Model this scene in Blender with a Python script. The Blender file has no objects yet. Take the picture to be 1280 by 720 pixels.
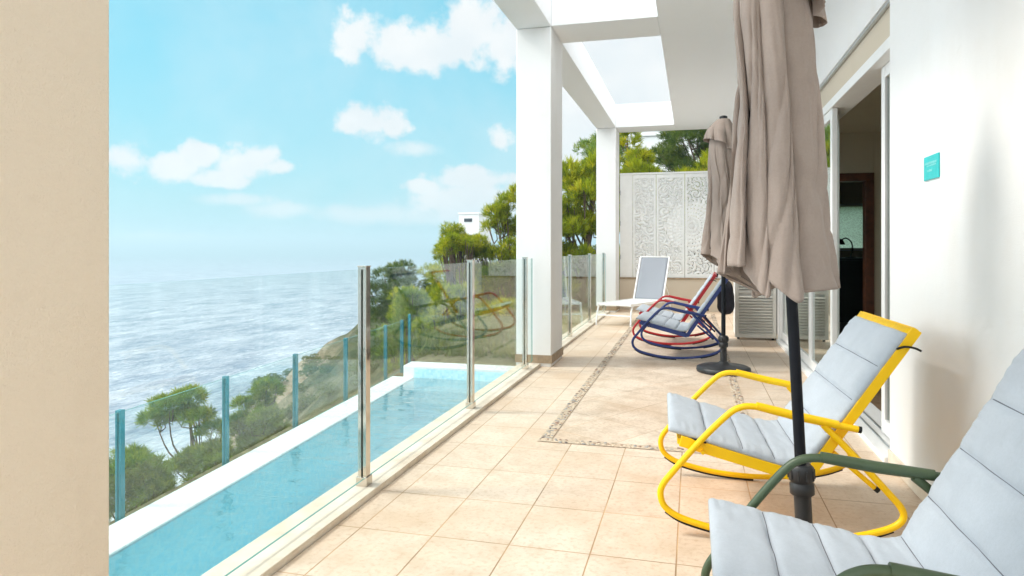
import bpy, math, random
import numpy as np
from mathutils import Vector, Matrix, noise as mnoise

R = math.radians
PI = math.pi
scene = bpy.context.scene
COL = scene.collection
rng = np.random.default_rng(7)
random.seed(7)

# ------------------------------------------------------------------ nodes
class NT:
    def __init__(s, tree):
        s.t = tree; s.n = tree.nodes; s.l = tree.links
    def new(s, typ, **kw):
        n = s.n.new(typ)
        for k, v in kw.items():
            setattr(n, k, v)
        return n
    def put(s, sock, v):
        if isinstance(v, bpy.types.NodeSocket):
            s.l.new(v, sock)
        elif v is not None:
            sock.default_value = v
    def math(s, op, a, b=None, c=None, clamp=False):
        n = s.new('ShaderNodeMath', operation=op); n.use_clamp = clamp
        for i, v in enumerate((a, b, c)):
            if v is not None: s.put(n.inputs[i], v)
        return n.outputs[0]
    def ramp(s, fac, stops, interp='LINEAR'):
        n = s.new('ShaderNodeValToRGB'); n.color_ramp.interpolation = interp
        el = n.color_ramp.elements
        while len(el) > 1: el.remove(el[-1])
        el[0].position = stops[0][0]; el[0].color = c4(stops[0][1])
        for p, c in stops[1:]:
            e = el.new(p); e.color = c4(c)
        s.put(n.inputs[0], fac)
        return n.outputs[0]
    def mix(s, fac, a, b, blend='MIX'):
        n = s.new('ShaderNodeMix', data_type='RGBA', blend_type=blend)
        s.put(n.inputs[0], fac)
        s.put(n.inputs[6], c4(a) if isinstance(a, tuple) else a)
        s.put(n.inputs[7], c4(b) if isinstance(b, tuple) else b)
        return n.outputs[2]
    def noise(s, vec, scale, detail=4, rough=.55, dist=0., dim='3D'):
        n = s.new('ShaderNodeTexNoise', noise_dimensions=dim)
        if vec is not None: s.put(n.inputs['Vector'], vec)
        n.inputs['Scale'].default_value = scale; n.inputs['Detail'].default_value = detail
        n.inputs['Roughness'].default_value = rough; n.inputs['Distortion'].default_value = dist
        return n.outputs[0]
    def coord(s, which='Object'):
        return s.new('ShaderNodeTexCoord').outputs[which]
    def mapping(s, vec, loc=(0, 0, 0), rot=(0, 0, 0), scale=(1, 1, 1)):
        n = s.new('ShaderNodeMapping'); s.put(n.inputs[0], vec)
        n.inputs[1].default_value = loc; n.inputs[2].default_value = rot; n.inputs[3].default_value = scale
        return n.outputs[0]
    def bump(s, h, strength=.3, dist=.01, normal=None):
        n = s.new('ShaderNodeBump'); n.inputs['Strength'].default_value = strength
        n.inputs['Distance'].default_value = dist; s.put(n.inputs['Height'], h)
        if normal is not None: s.put(n.inputs['Normal'], normal)
        return n.outputs[0]
    def maprange(s, v, a, b, c=0., d=1., smooth=False):
        n = s.new('ShaderNodeMapRange'); n.clamp = True
        if smooth: n.interpolation_type = 'SMOOTHSTEP'
        s.put(n.inputs[0], v)
        for i, x in enumerate((a, b, c, d)): s.put(n.inputs[i + 1], x)
        return n.outputs[0]

def c4(c):
    return (c[0], c[1], c[2], 1.0)

def mat(name):
    m = bpy.data.materials.new(name); m.use_nodes = True
    t = NT(m.node_tree)
    bs = m.node_tree.nodes['Principled BSDF']
    return m, t, bs

def simple(name, col, rough=.5, metal=0., var=.08, scale=6., bump=.0, bscale=60., spec=.5, coat=0.):
    """paint, metal or fabric with a little natural unevenness"""
    m, t, b = mat(name)
    co = t.coord()
    nz = t.noise(co, scale, 5, .6)
    lo = tuple(max(0, x * (1 - var)) for x in col); hi = tuple(min(1, x * (1 + var)) for x in col)
    t.put(b.inputs['Base Color'], t.ramp(nz, [(.3, lo), (.7, hi)]))
    t.put(b.inputs['Roughness'], t.maprange(t.noise(co, scale * 3, 3), .3, .7, max(0, rough - .07), min(1, rough + .07)))
    b.inputs['Metallic'].default_value = metal
    b.inputs['Specular IOR Level'].default_value = spec
    b.inputs['Coat Weight'].default_value = coat
    if bump:
        t.put(b.inputs['Normal'], t.bump(t.noise(co, bscale, 4, .6), bump, .01))
    return m

M = {}

def plaster(name, col, stain=(.62, .55, .45), amt=.25, rel=.35):
    m, t, b = mat(name)
    co = t.coord('Object')
    n1 = t.noise(co, .9, 6, .62)
    n2 = t.noise(t.mapping(co, scale=(3, 3, .35)), 1.2, 5, .6)
    f = t.math('MULTIPLY', t.maprange(t.math('MULTIPLY', n1, n2), .26, .42), amt)
    t.put(b.inputs['Base Color'], t.mix(f, col, stain))
    b.inputs['Roughness'].default_value = .85
    b.inputs['Specular IOR Level'].default_value = .25
    h = t.math('ADD', t.noise(co, 190, 4, .65), t.math('MULTIPLY', t.noise(co, 9, 4, .6, .5), 1.5))
    t.put(b.inputs['Normal'], t.bump(h, rel, .006))
    return m

M['plaster'] = plaster('white_plaster', (.815, .81, .80), (.67, .61, .53), .22)
M['plaster_shade'] = plaster('shade_tan_plaster', (.84, .735, .60), (.70, .59, .46), .45, .8)  # white plaster with the shaded face's tan put into its colour
M['soffit'] = plaster('soffit_plaster', (.87, .88, .89), (.78, .77, .74), .1)
M['beige_wall'] = plaster('beige_plaster', (.60, .52, .42), (.45, .37, .28), .3)

def tile_mat(name, rot, loc, w, hgt, c1, c2, grout):
    m, t, b = mat(name)
    co = t.coord('Object')
    mp = t.mapping(co, loc=loc, rot=(0, 0, rot))
    br = t.new('ShaderNodeTexBrick'); br.offset = 0; br.squash = 1
    t.put(br.inputs['Vector'], mp)
    br.inputs['Scale'].default_value = 1.; br.inputs['Brick Width'].default_value = w
    br.inputs['Row Height'].default_value = hgt; br.inputs['Mortar Size'].default_value = .0034
    br.inputs['Mortar Smooth'].default_value = .35; br.inputs['Bias'].default_value = 0
    br.inputs['Color1'].default_value = (0, 0, 0, 1); br.inputs['Color2'].default_value = (1, 1, 1, 1)
    br.inputs['Mortar'].default_value = (.5, .5, .5, 1)
    tone = br.outputs['Color']; gf = br.outputs['Fac']
    n1 = t.noise(co, 7, 8, .68, .3); n2 = t.noise(co, 45, 5, .6)
    n3 = t.noise(co, 1.3, 4, .6)
    base = t.ramp(n1, [(.28, c2), (.50, c1), (.72, tuple(min(1, x * 1.12) for x in c1))])
    base = t.mix(t.maprange(n2, .50, .68, 0, .5), base, (c2[0] * .82, c2[1] * .72, c2[2] * .6))
    base = t.mix(.11, base, tone, 'SOFT_LIGHT')
    base = t.mix(t.maprange(n3, .44, .68, 0, .45), base, (c2[0] * .9, c2[1] * .76, c2[2] * .6))
    gvar = t.mix(t.maprange(t.noise(co, 2.2, 4), .38, .62), grout, tuple(min(1, x * 1.9) for x in grout))
    col = t.mix(gf, base, gvar)
    t.put(b.inputs['Base Color'], col)
    t.put(b.inputs['Roughness'], t.maprange(n1, .3, .7, .42, .62))
    b.inputs['Specular IOR Level'].default_value = .35
    h = t.math('SUBTRACT', t.math('MULTIPLY', n2, .25), gf)
    t.put(b.inputs['Normal'], t.bump(h, .5, .004))
    return m

TC1, TC2, TG = (.69, .57, .455), (.60, .465, .34), (.31, .20, .11)
M['tile'] = tile_mat('beige_floor_tile', 0, (.0606 + .329 * 10, .41 + .439 * 10, 0), .329, .439, TC1, TC2, TG)
M['tile_diag'] = tile_mat('beige_diagonal_tile', R(32), (7.03, 9.02, 0), .44, .44, TC1, (.50, .375, .26), (.34, .23, .14))

def kerb_mat():
    m, t, b = mat('pale_kerb_stone')
    co = t.coord()
    n = t.noise(co, 5, 7, .65)
    t.put(b.inputs['Base Color'], t.ramp(n, [(.3, (.60, .50, .39)), (.6, (.74, .67, .56))]))
    b.inputs['Roughness'].default_value = .6
    t.put(b.inputs['Normal'], t.bump(t.noise(co, 120, 4), .15, .003))
    return m
M['kerb'] = kerb_mat()
M['skirt'] = simple('skirting_tile', (.34, .25, .16), .55, var=.3, scale=14, bump=.1)
M['wetwhite'] = simple('wet_white_mosaic', (.74, .80, .82), .25, var=.06, scale=9)
M['grime'] = simple('mossy_channel', (.12, .11, .05), .9, var=.6, scale=11, bump=.5, bscale=30)
M['chrome'] = simple('polished_steel', (.60, .55, .48), .12, 1., var=.05)
M['alu'] = simple('brushed_aluminium', (.55, .57, .58), .35, 1., var=.05)
M['whitemetal'] = simple('white_metal', (.80, .80, .79), .4, var=.03)
M['black'] = simple('black_plastic', (.014, .014, .016), .45, var=.2)
M['darkpole'] = simple('black_pole_paint', (.006, .007, .011), .5, var=.2, spec=.2)
M['rubber'] = simple('black_rubber', (.01, .01, .01), .8)
M['blackcloth'] = simple('dark_cloth', (.03, .027, .038), .95, var=.3, bump=.3)
M['louvre'] = simple('cream_louvre_paint', (.74, .72, .66), .45, var=.05)
M['screenwhite'] = simple('white_carved_panel', (.86, .86, .85), .6, var=.04, bump=.08, bscale=40)
M['sign'] = simple('turquoise_sign', (.02, .50, .50), .35, var=.06, scale=30)
M['signmark'] = simple('pale_sign_print', (.35, .75, .74), .4)
M['wood'] = simple('dark_red_wood', (.095, .028, .012), .4, var=.5, scale=9)
M['darkroom'] = simple('dark_counter', (.012, .011, .012), .35, var=.2)
M['roomfloor'] = simple('room_floor', (.20, .13, .08), .4, var=.2)
M['roomwall'] = plaster('room_plaster', (.62, .54, .43), (.5, .42, .32), .2)
M['mirror'] = simple('mirror_glass', (.80, .86, .82), .03, 1., var=.01)
M['yellow'] = simple('yellow_powder_coat', (.93, .56, .003), .42, var=.05, spec=.35)
M['green'] = simple('olive_powder_coat', (.050, .078, .036), .40, var=.06)
M['blue'] = simple('navy_powder_coat', (.010, .030, .160), .36, var=.06)
M['red'] = simple('red_powder_coat', (.42, .010, .014), .36, var=.06)
M['house'] = plaster('far_white_render', (.80, .80, .79), (.70, .68, .64), .12)
M['roof_red'] = simple('clay_roof', (.32, .10, .05), .8, var=.3)
M['darkwin'] = simple('dark_window', (.02, .022, .03), .1)
M['bark'] = simple('pine_bark', (.13, .085, .06), .9, var=.4, scale=8, bump=.6, bscale=25)

def fabric(name, col, weave=420, var=.06, wr=.0, trans=0.):
    m, t, b = mat(name)
    co = t.coord('Object')
    v = t.noise(co, weave, 2, .5)
    n = t.noise(co, 5, 5, .6)
    lo = tuple(x * (1 - var) for x in col); hi = tuple(x * (1 + var) for x in col)
    c = t.ramp(n, [(.3, lo), (.7, hi)])
    c = t.mix(t.maprange(v, .35, .65, 0, .16), c, tuple(x * .72 for x in col))
    c = t.mix(t.maprange(t.noise(co, 110, 4, .7), .42, .62, 0, .16), c, tuple(x * .70 for x in col))
    t.put(b.inputs['Base Color'], c)
    b.inputs['Roughness'].default_value = .92
    b.inputs['Specular IOR Level'].default_value = .2
    b.inputs['Sheen Weight'].default_value = .15
    h = v
    bp = t.bump(v, .18, .0012)
    if wr:
        w = t.noise(t.mapping(co, scale=(1, 1, .35)), 9, 4, .6, .6)
        bp = t.bump(w, wr, .03, bp)
    t.put(b.inputs['Normal'], bp)
    if trans:
        tr = t.new('ShaderNodeBsdfTranslucent'); t.put(tr.inputs[0], c)
        mx = t.new('ShaderNodeMixShader'); mx.inputs[0].default_value = trans
        t.l.new(b.outputs[0], mx.inputs[1]); t.l.new(tr.outputs[0], mx.inputs[2])
        t.l.new(mx.outputs[0], t.n['Material Output'].inputs[0])
    return m
M['cushion'] = fabric('pale_grey_cushion', (.435, .47, .515), 420, .07)
M['seam'] = simple('grey_seam', (.10, .10, .12), .9)
M['canopy'] = fabric('taupe_canopy', (.42, .34, .295), 300, .08, .28, .18)

def sling(name, col, alpha=.82):
    m, t, b = mat(name)
    co = t.coord('Object')
    n = t.noise(co, 300, 2)
    t.put(b.inputs['Base Color'], t.ramp(n, [(.35, tuple(x * .85 for x in col)), (.65, col)]))
    b.inputs['Roughness'].default_value = .8
    b.inputs['Alpha'].default_value = alpha
    return m
M['mesh_grey'] = sling('grey_sling', (.31, .33, .37), .93)
M['mesh_white'] = sling('white_sling', (.76, .76, .75), .96)

def glass(name, tint=(.90, .965, .945), boost=1.0, base=.04):
    m, t, b = mat(name)
    t.n.remove(b)
    g = t.new('ShaderNodeNewGeometry')
    d = t.new('ShaderNodeVectorMath', operation='DOT_PRODUCT')
    t.l.new(g.outputs['Normal'], d.inputs[0]); t.l.new(g.outputs['Incoming'], d.inputs[1])
    c = t.math('SUBTRACT', 1., t.math('ABSOLUTE', d.outputs['Value']), clamp=True)
    f = t.math('MULTIPLY_ADD', t.math('POWER', c, 5.), 1 - base, base)
    f = t.math('MULTIPLY', f, boost, clamp=True)
    tr = t.new('ShaderNodeBsdfTransparent')
    co = t.coord('Object')
    n = t.noise(co, 1.7, 5, .6)
    t.put(tr.inputs[0], t.ramp(n, [(.3, tuple(x * .985 for x in tint)), (.7, tint)]))
    gl = t.new('ShaderNodeBsdfGlossy'); gl.inputs['Roughness'].default_value = .0
    gl.inputs['Color'].default_value = (.95, 1, .98, 1)
    df = t.new('ShaderNodeBsdfDiffuse'); df.inputs[0].default_value = (.75, .8, .8, 1)
    dirt = t.maprange(t.noise(t.mapping(co, scale=(1, 1, .25)), 6, 6, .7), .50, .8, .004, .028)
    m1 = t.new('ShaderNodeMixShader'); t.put(m1.inputs[0], dirt)
    t.l.new(tr.outputs[0], m1.inputs[1]); t.l.new(df.outputs[0], m1.inputs[2])
    mx = t.new('ShaderNodeMixShader'); t.put(mx.inputs[0], f)
    t.l.new(m1.outputs[0], mx.inputs[1]); t.l.new(gl.outputs[0], mx.inputs[2])
    t.l.new(mx.outputs[0], t.n['Material Output'].inputs[0])
    return m
M['glass'] = glass('railing_glass', (.968, .992, .982), .75, .03)
M['fenceglass'] = glass('fence_glass', (.955, .99, .982), .7, .03)
M['doorglass'] = glass('door_glass', (.86, .93, .90), 1.6, .06)
M['glassedge'] = simple('green_glass_edge', (.10, .30, .26), .1, var=.1)
M['teal'] = simple('teal_glass_post', (.05, .27, .33), .12, .3, var=.15)

def frosted():
    m, t, b = mat('frosted_window')
    t.n.remove(b)
    a = t.new('ShaderNodeBsdfTranslucent'); a.inputs[0].default_value = (.75, .9, .82, 1)
    c = t.new('ShaderNodeBsdfTransparent'); c.inputs[0].default_value = (.75, .9, .82, 1)
    x = t.new('ShaderNodeMixShader'); t.put(x.inputs[0], t.maprange(t.noise(t.coord(), 60, 2), .4, .6, .2, .45))
    t.l.new(a.outputs[0], x.inputs[1]); t.l.new(c.outputs[0], x.inputs[2])
    t.l.new(x.outputs[0], t.n['Material Output'].inputs[0])
    return m
M['frosted'] = frosted()

def pool_water():
    m, t, b = mat('pool_water')
    t.n.remove(b)
    co = t.coord('Object')
    h = t.math('ADD', t.noise(t.mapping(co, rot=(0, 0, R(12)), scale=(1, 2.1, 1)), 2.2, 3, .5, .5),
               t.math('MULTIPLY', t.noise(co, 13, 3, .5, .4), .22))
    bp = t.bump(h, .42, .036)
    fr = t.new('ShaderNodeFresnel'); fr.inputs[0].default_value = 1.33; t.put(fr.inputs[1], bp)
    tr = t.new('ShaderNodeBsdfTransparent'); tr.inputs[0].default_value = (.90, .985, 1, 1)
    gl = t.new('ShaderNodeBsdfGlossy'); gl.inputs['Roughness'].default_value = .01; t.put(gl.inputs['Normal'], bp)
    mx = t.new('ShaderNodeMixShader')
    t.put(mx.inputs[0], t.math('MULTIPLY', fr.outputs[0], 2.0, clamp=True))
    t.l.new(tr.outputs[0], mx.inputs[1]); t.l.new(gl.outputs[0], mx.inputs[2])
    t.l.new(mx.outputs[0], t.n['Material Output'].inputs[0])
    return m
M['water'] = pool_water()

def mosaic(name, lo, md, hi):
    m, t, b = mat(name)
    co = t.coord('Object')
    v = t.new('ShaderNodeTexVoronoi'); v.feature = 'F1'; v.distance = 'CHEBYCHEV'
    t.put(v.inputs['Vector'], co); v.inputs['Scale'].default_value = 42; v.inputs['Randomness'].default_value = 0.
    t.put(b.inputs['Base Color'], t.ramp(v.outputs['Color'], [(.1, lo), (.5, md), (.9, hi)]))
    b.inputs['Roughness'].default_value = .3
    return m
M['mosaic'] = mosaic('pool_mosaic', (.40, .85, .97), (.52, .90, .98), (.64, .94, .98))
M['mosaic_pale'] = mosaic('pale_pool_mosaic', (.36, .74, .88), (.48, .82, .92), (.60, .87, .94))

def sea_mat():
    m, t, b = mat('sea_water')
    co = t.coord('Object')
    mp = t.mapping(co, rot=(0, 0, R(25)), scale=(1, .42, 1))
    n1 = t.noise(mp, .11, 7, .62, .4); n2 = t.noise(mp, .9, 4, .6)
    h = t.math('ADD', n1, t.math('MULTIPLY', n2, .30))
    t.put(b.inputs['Normal'], t.bump(h, .75, 5.0))
    crest = t.maprange(t.noise(t.mapping(co, rot=(0, 0, R(25)), scale=(1, .35, 1)), .42, 9, .78), .56, .68)
    patch = t.maprange(t.noise(co, .018, 4, .6), .36, .54)
    cap = t.math('MULTIPLY', crest, patch)  # whitecaps, with sun glints painted into the same white specks
    # surf: a belt along the shore, from the distance attribute stored on the mesh
    at = t.new('ShaderNodeAttribute', attribute_name='shore')
    surf = t.math('MULTIPLY', t.maprange(t.noise(co, .09, 7, .68, .8), .36, .56), t.maprange(at.outputs['Fac'], .15, .75))
    foam_glint = t.math('MAXIMUM', t.math('MULTIPLY', cap, .8), surf, clamp=True)
    rip = t.noise(t.mapping(co, rot=(0, 0, R(25)), scale=(1, .30, 1)), .85, 9, .8)
    c = t.mix(t.maprange(t.math('ADD', n1, rip), .80, 1.2), (.18, .22, .32), (.66, .68, .76))
    t.put(b.inputs['Base Color'], t.mix(foam_glint, c, (.85, .88, .90)))
    t.put(b.inputs['Roughness'], t.maprange(foam_glint, 0, 1, .22, .8))
    b.inputs['IOR'].default_value = 1.33
    return m
M['sea'] = sea_mat()

def terrain_mat():
    m, t, b = mat('scrub_and_rock')
    co = t.coord('Object')
    n1 = t.noise(co, .16, 8, .65); n2 = t.noise(co, 1.1, 6, .65); n3 = t.noise(t.mapping(co, scale=(1, 1, 2.5)), 1.3, 9, .75, .9)
    rock = t.ramp(n3, [(.28, (.13, .085, .05)), (.42, (.40, .29, .18)), (.56, (.60, .47, .34)), (.68, (.36, .25, .15))])
    scrub = t.ramp(n2, [(.3, (.045, .06, .02)), (.5, (.085, .105, .03)), (.72, (.19, .17, .07))])
    at = t.new('ShaderNodeAttribute', attribute_name='green')
    f = t.maprange(t.math('ADD', t.math('MULTIPLY', n1, .9), at.outputs['Fac']), .62, .80)
    t.put(b.inputs['Base Color'], t.mix(f, rock, scrub))
    b.inputs['Roughness'].default_value = .95
    t.put(b.inputs['Normal'], t.bump(t.math('ADD', n3, n2), 1., .6))
    return m
M['terrain'] = terrain_mat()

def foliage(name, dark, mid, tip, sc=1.1):
    m, t, b = mat(name)
    co = t.coord('Object')
    at = t.new('ShaderNodeAttribute', attribute_name='tint')
    n = t.math('ADD', t.math('MULTIPLY', t.noise(co, sc, 3, .6), .45), t.math('MULTIPLY', at.outputs['Fac'], .55))
    c = t.ramp(n, [(.25, dark), (.5, mid), (.75, tip)])
    t.put(b.inputs['Base Color'], c)
    b.inputs['Roughness'].default_value = .6
    b.inputs['Specular IOR Level'].default_value = .3
    tr = t.new('ShaderNodeBsdfTranslucent'); t.put(tr.inputs[0], c)
    mx = t.new('ShaderNodeMixShader'); mx.inputs[0].default_value = .45
    t.l.new(b.outputs[0], mx.inputs[1]); t.l.new(tr.outputs[0], mx.inputs[2])
    t.l.new(mx.outputs[0], t.n['Material Output'].inputs[0])
    return m
M['pine'] = foliage('pine_needles', (.085, .140, .006), (.31, .38, .010), (.60, .54, .018))
M['pine_dark'] = foliage('dark_pine_needles', (.030, .060, .010), (.085, .145, .016), (.21, .25, .024))
M['pine_soft'] = foliage('soft_pine_needles', (.060, .130, .016), (.18, .29, .026), (.36, .41, .035))
M['bush'] = foliage('shrub_leaves', (.036, .070, .012), (.105, .165, .024), (.22, .24, .04), 2.)

# ------------------------------------------------------------------ mesh helpers
class MB:
    def __init__(s):
        s.v = []; s.f = []; s.mi = []; s.sm = []
    def add(s, vs, fs, mi=0, smooth=False):
        o = len(s.v)
        s.v.extend(tuple(p) for p in vs)
        for f in fs:
            s.f.append(tuple(i + o for i in f)); s.mi.append(mi); s.sm.append(smooth)
    def box(s, a, b, mi=0):
        x0, y0, z0 = a; x1, y1, z1 = b
        s.add([(x0, y0, z0), (x1, y0, z0), (x1, y1, z0), (x0, y1, z0), (x0, y0, z1), (x1, y0, z1), (x1, y1, z1), (x0, y1, z1)],
              [(0, 3, 2, 1), (4, 5, 6, 7), (0, 1, 5, 4), (1, 2, 6, 5), (2, 3, 7, 6), (3, 0, 4, 7)], mi)
    def prism(s, poly, z0, z1, mi=0):
        n = len(poly)
        vs = [(x, y, z0) for x, y in poly] + [(x, y, z1) for x, y in poly]
        fs = [tuple(range(n - 1, -1, -1)), tuple(range(n, 2 * n))] + [(i, (i + 1) % n, n + (i + 1) % n, n + i) for i in range(n)]
        s.add(vs, fs, mi)
    def bar(s, p, q, w, h, up=(0, 0, 1), mi=0):
        """rectangular bar from p to q; w across, h along up"""
        p = Vector(p); q = Vector(q); d = (q - p).normalized(); u = Vector(up)
        side = d.cross(u).normalized(); u = side.cross(d).normalized()
        vs = []
        for c in (p, q):
            for a, b in ((-1, -1), (1, -1), (1, 1), (-1, 1)):
                vs.append(c + side * (a * w / 2) + u * (b * h / 2))
        s.add(vs, [(3, 2, 1, 0), (4, 5, 6, 7), (0, 1, 5, 4), (1, 2, 6, 5), (2, 3, 7, 6), (3, 0, 4, 7)], mi)
    def tube(s, pts, r, n=12, mi=0, cap=True, closed=False):
        pts = [Vector(p) for p in pts]; m = len(pts)
        rs = r if isinstance(r, (list, tuple)) else [r] * m
        prev = None; vs = []
        for i, p in enumerate(pts):
            if closed: d = (pts[(i + 1) % m] - pts[i - 1]).normalized()
            else: d = (pts[min(i + 1, m - 1)] - pts[max(i - 1, 0)]).normalized()
            if prev is None:
                a = Vector((0, 1, 0)) if abs(d.y) < .9 else Vector((1, 0, 0))
                u = (a - d * a.dot(d)).normalized()
            else:
                u = (prev - d * prev.dot(d)).normalized()
            prev = u; w = d.cross(u)
            for k in range(n):
                t = 2 * PI * k / n
                vs.append(p + (u * math.cos(t) + w * math.sin(t)) * rs[i])
        fs = []
        for i in range(m if closed else m - 1):
            for k in range(n):
                a = i * n + k; b = i * n + (k + 1) % n; j = ((i + 1) % m) * n
                fs.append((a, b, j + (k + 1) % n, j + k))
        s.add(vs, fs, mi, True)
        if cap and not closed:
            s.add(vs[:n], [tuple(range(n - 1, -1, -1))], mi); s.add(vs[-n:], [tuple(range(n))], mi)
    def lathe(s, prof, n=40, mi=0, c=(0, 0, 0)):
        vs = []; fs = []
        for r, z in prof:
            for k in range(n):
                t = 2 * PI * k / n; vs.append((c[0] + r * math.cos(t), c[1] + r * math.sin(t), c[2] + z))
        for i in range(len(prof) - 1):
            for k in range(n):
                fs.append((i * n + k, i * n + (k + 1) % n, (i + 1) * n + (k + 1) % n, (i + 1) * n + k))
        s.add(vs, fs, mi, True)
        m = len(prof) - 1
        s.add(vs[:n], [tuple(range(n - 1, -1, -1))], mi); s.add(vs[m * n:], [tuple(range(n))], mi)
    def grid(s, fn, nu, nv, mi=0, smooth=True, keep=None):
        vs = [fn(i / nu, j / nv) for j in range(nv + 1) for i in range(nu + 1)]
        fs = []
        for j in range(nv):
            for i in range(nu):
                if keep is None or keep(i, j):
                    a = j * (nu + 1) + i; fs.append((a, a + 1, a + nu + 2, a + nu + 1))
        s.add(vs, fs, mi, smooth)
    def build(s, name, mats, parent=None, bevel=0., seg=2, loc=None):
        me = bpy.data.meshes.new(name)
        me.from_pydata(s.v, [], s.f)
        for m in (mats if isinstance(mats, (list, tuple)) else [mats]): me.materials.append(m)
        me.polygons.foreach_set('material_index', s.mi)
        me.polygons.foreach_set('use_smooth', s.sm)
        me.update()
        o = bpy.data.objects.new(name, me); COL.objects.link(o)
        if parent: o.parent = parent
        if loc: o.location = loc
        if bevel:
            b = o.modifiers.new('bevel', 'BEVEL'); b.width = bevel; b.segments = seg; b.limit_method = 'ANGLE'
            b.harden_normals = False
        return o

def tag(o, label=None, cat=None, group=None, kind=None):
    if label: o['label'] = label
    if cat: o['category'] = cat
    if group: o['group'] = group
    if kind: o['kind'] = kind
    return o

def thing(name, label, cat, loc=(0, 0, 0), rz=0., group=None):
    o = bpy.data.objects.new(name, None); COL.objects.link(o)
    o.empty_display_size = .1
    o.location = loc; o.rotation_euler = (0, 0, rz)
    return tag(o, label, cat, group)

def kids(o):
    return [c for c in bpy.data.objects if c.parent == o]

def copy_tree(o, parent=None):
    c = o.copy(); COL.objects.link(c); c.parent = parent
    for ch in kids(o): copy_tree(ch, c)
    return c

def spline(pts, per=6, closed=False):
    P = [Vector(p) for p in pts]; n = len(P); out = []
    rngi = range(n if closed else n - 1)
    for i in rngi:
        if closed: a, b, c, d = P[i - 1], P[i], P[(i + 1) % n], P[(i + 2) % n]
        else: a, b, c, d = P[max(i - 1, 0)], P[i], P[i + 1], P[min(i + 2, n - 1)]
        for k in range(per):
            t = k / per
            out.append(.5 * ((2 * b) + (c - a) * t + (2 * a - 5 * b + 4 * c - d) * t * t + (3 * b - a - 3 * c + d) * t ** 3))
    if not closed: out.append(P[-1])
    return out

# ------------------------------------------------------------------ terrain and sea
SEA_Z = -32.0
def sstep(x, a, b):
    t = np.clip((x - a) / (b - a), 0, 1); return t * t * (3 - 2 * t)

def terr(x, y):
    x = np.asarray(x, float); y = np.asarray(y, float)
    xs = np.array([-400, -150, -75, -62, -45, -35, -28, -21, -14, -9, -4, 0, 10, 25, 60, 200])
    zs = np.array([-70, -55, -40, -33, -20, -11.5, -7.2, -3.6, -1.6, -.3, .6, 1.2, 3.5, 8, 14, 20])
    f = np.interp(x, xs, zs)
    near = 1 - sstep(y, 10, 34)
    left = sstep(-x, 2.4, 7.0)
    f = f - near * (1.4 + 8.5 * left)
    f = f + .055 * np.clip(y - 45, 0, 80) * sstep(x, -60, -20)
    f = f + .10 * np.clip(y - 18, 0, 30) * sstep(x, -9, 6)
    # bay: the shore swings in on the near side
    f = f - sstep(y, 130, 190) * 70
    # a rocky spur runs down to the sea, its crest about 45 m out; a cove cuts in on the near side
    q = -x / np.maximum(y, 4.)
    crest = np.interp(q, [.30, .36, .40, .46, .522, .589, .617, .695, .76, .85, 1.0], [6, 1.5, -1.0, -2.9, -4.2, -5.8, -6.5, -8.2, -13, -20, -26])
    spur = np.where(y < 45, crest - .05 * (45 - y), crest - .55 * (y - 45))
    f = np.where(y > 8, np.minimum(f, spur), f)
    return f

def build_terrain():
    xs = np.concatenate([np.linspace(-170, -60, 34), np.linspace(-59, -1, 117), np.linspace(0, 120, 50)])
    ys = np.concatenate([np.linspace(-30, 4, 12), np.linspace(5, 60, 111), np.linspace(62, 210, 60)])
    X, Y = np.meshgrid(xs, ys)
    Z = terr(X, Y)
    for j in range(Z.shape[0]):
        for i in range(Z.shape[1]):
            p = Vector((X[j, i] * .12, Y[j, i] * .12, 3.1))
            d = mnoise.fractal(p, 1.0, 2.1, 5)
            r = abs(mnoise.noise(Vector((X[j, i] * .35, Y[j, i] * .35, 9)))) 
            k = float(sstep(Y[j, i], 9, 30)); kl = float(sstep(-X[j, i], 8, 30))
            Z[j, i] += d * (.15 + 1.1 * k) + (r - .3) * 1.3 * kl
            # the terrace platform is cut in: keep soil below paving and pool
            if -4.1 < X[j, i] < 8 and Y[j, i] < 14.5: Z[j, i] = min(Z[j, i], -1.6)
            elif -7 < X[j, i] <= -4.1 and Y[j, i] < 7.5: Z[j, i] = min(Z[j, i], -4.2 - .5 * (-X[j, i] - 4.1))
    ny, nx = X.shape
    v = np.stack([X, Y, Z], -1).reshape(-1, 3)
    idx = np.arange(nx * ny).reshape(ny, nx)
    f = np.stack([idx[:-1, :-1], idx[:-1, 1:], idx[1:, 1:], idx[1:, :-1]], -1).reshape(-1, 4)
    me = bpy.data.meshes.new('hillside')
    me.from_pydata(v.tolist(), [], f.tolist())
    me.polygons.foreach_set('use_smooth', [True] * len(me.polygons))
    a = me.attributes.new('green', 'FLOAT', 'POINT')
    g = .47 - .30 * sstep(-v[:, 0], 12, 26) * sstep(-v[:, 0] / np.maximum(v[:, 1], 4), .42, .60) - .25 * sstep(-v[:, 0], 24, 40) + .1 * sstep(v[:, 1], 60, 90)
    a.data.foreach_set('value', g.astype(np.float32))
    me.materials.append(M['terrain']); me.update()
    o = bpy.data.objects.new('hillside', me); COL.objects.link(o); tag(o, kind='structure')
    return o
build_terrain()

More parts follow.
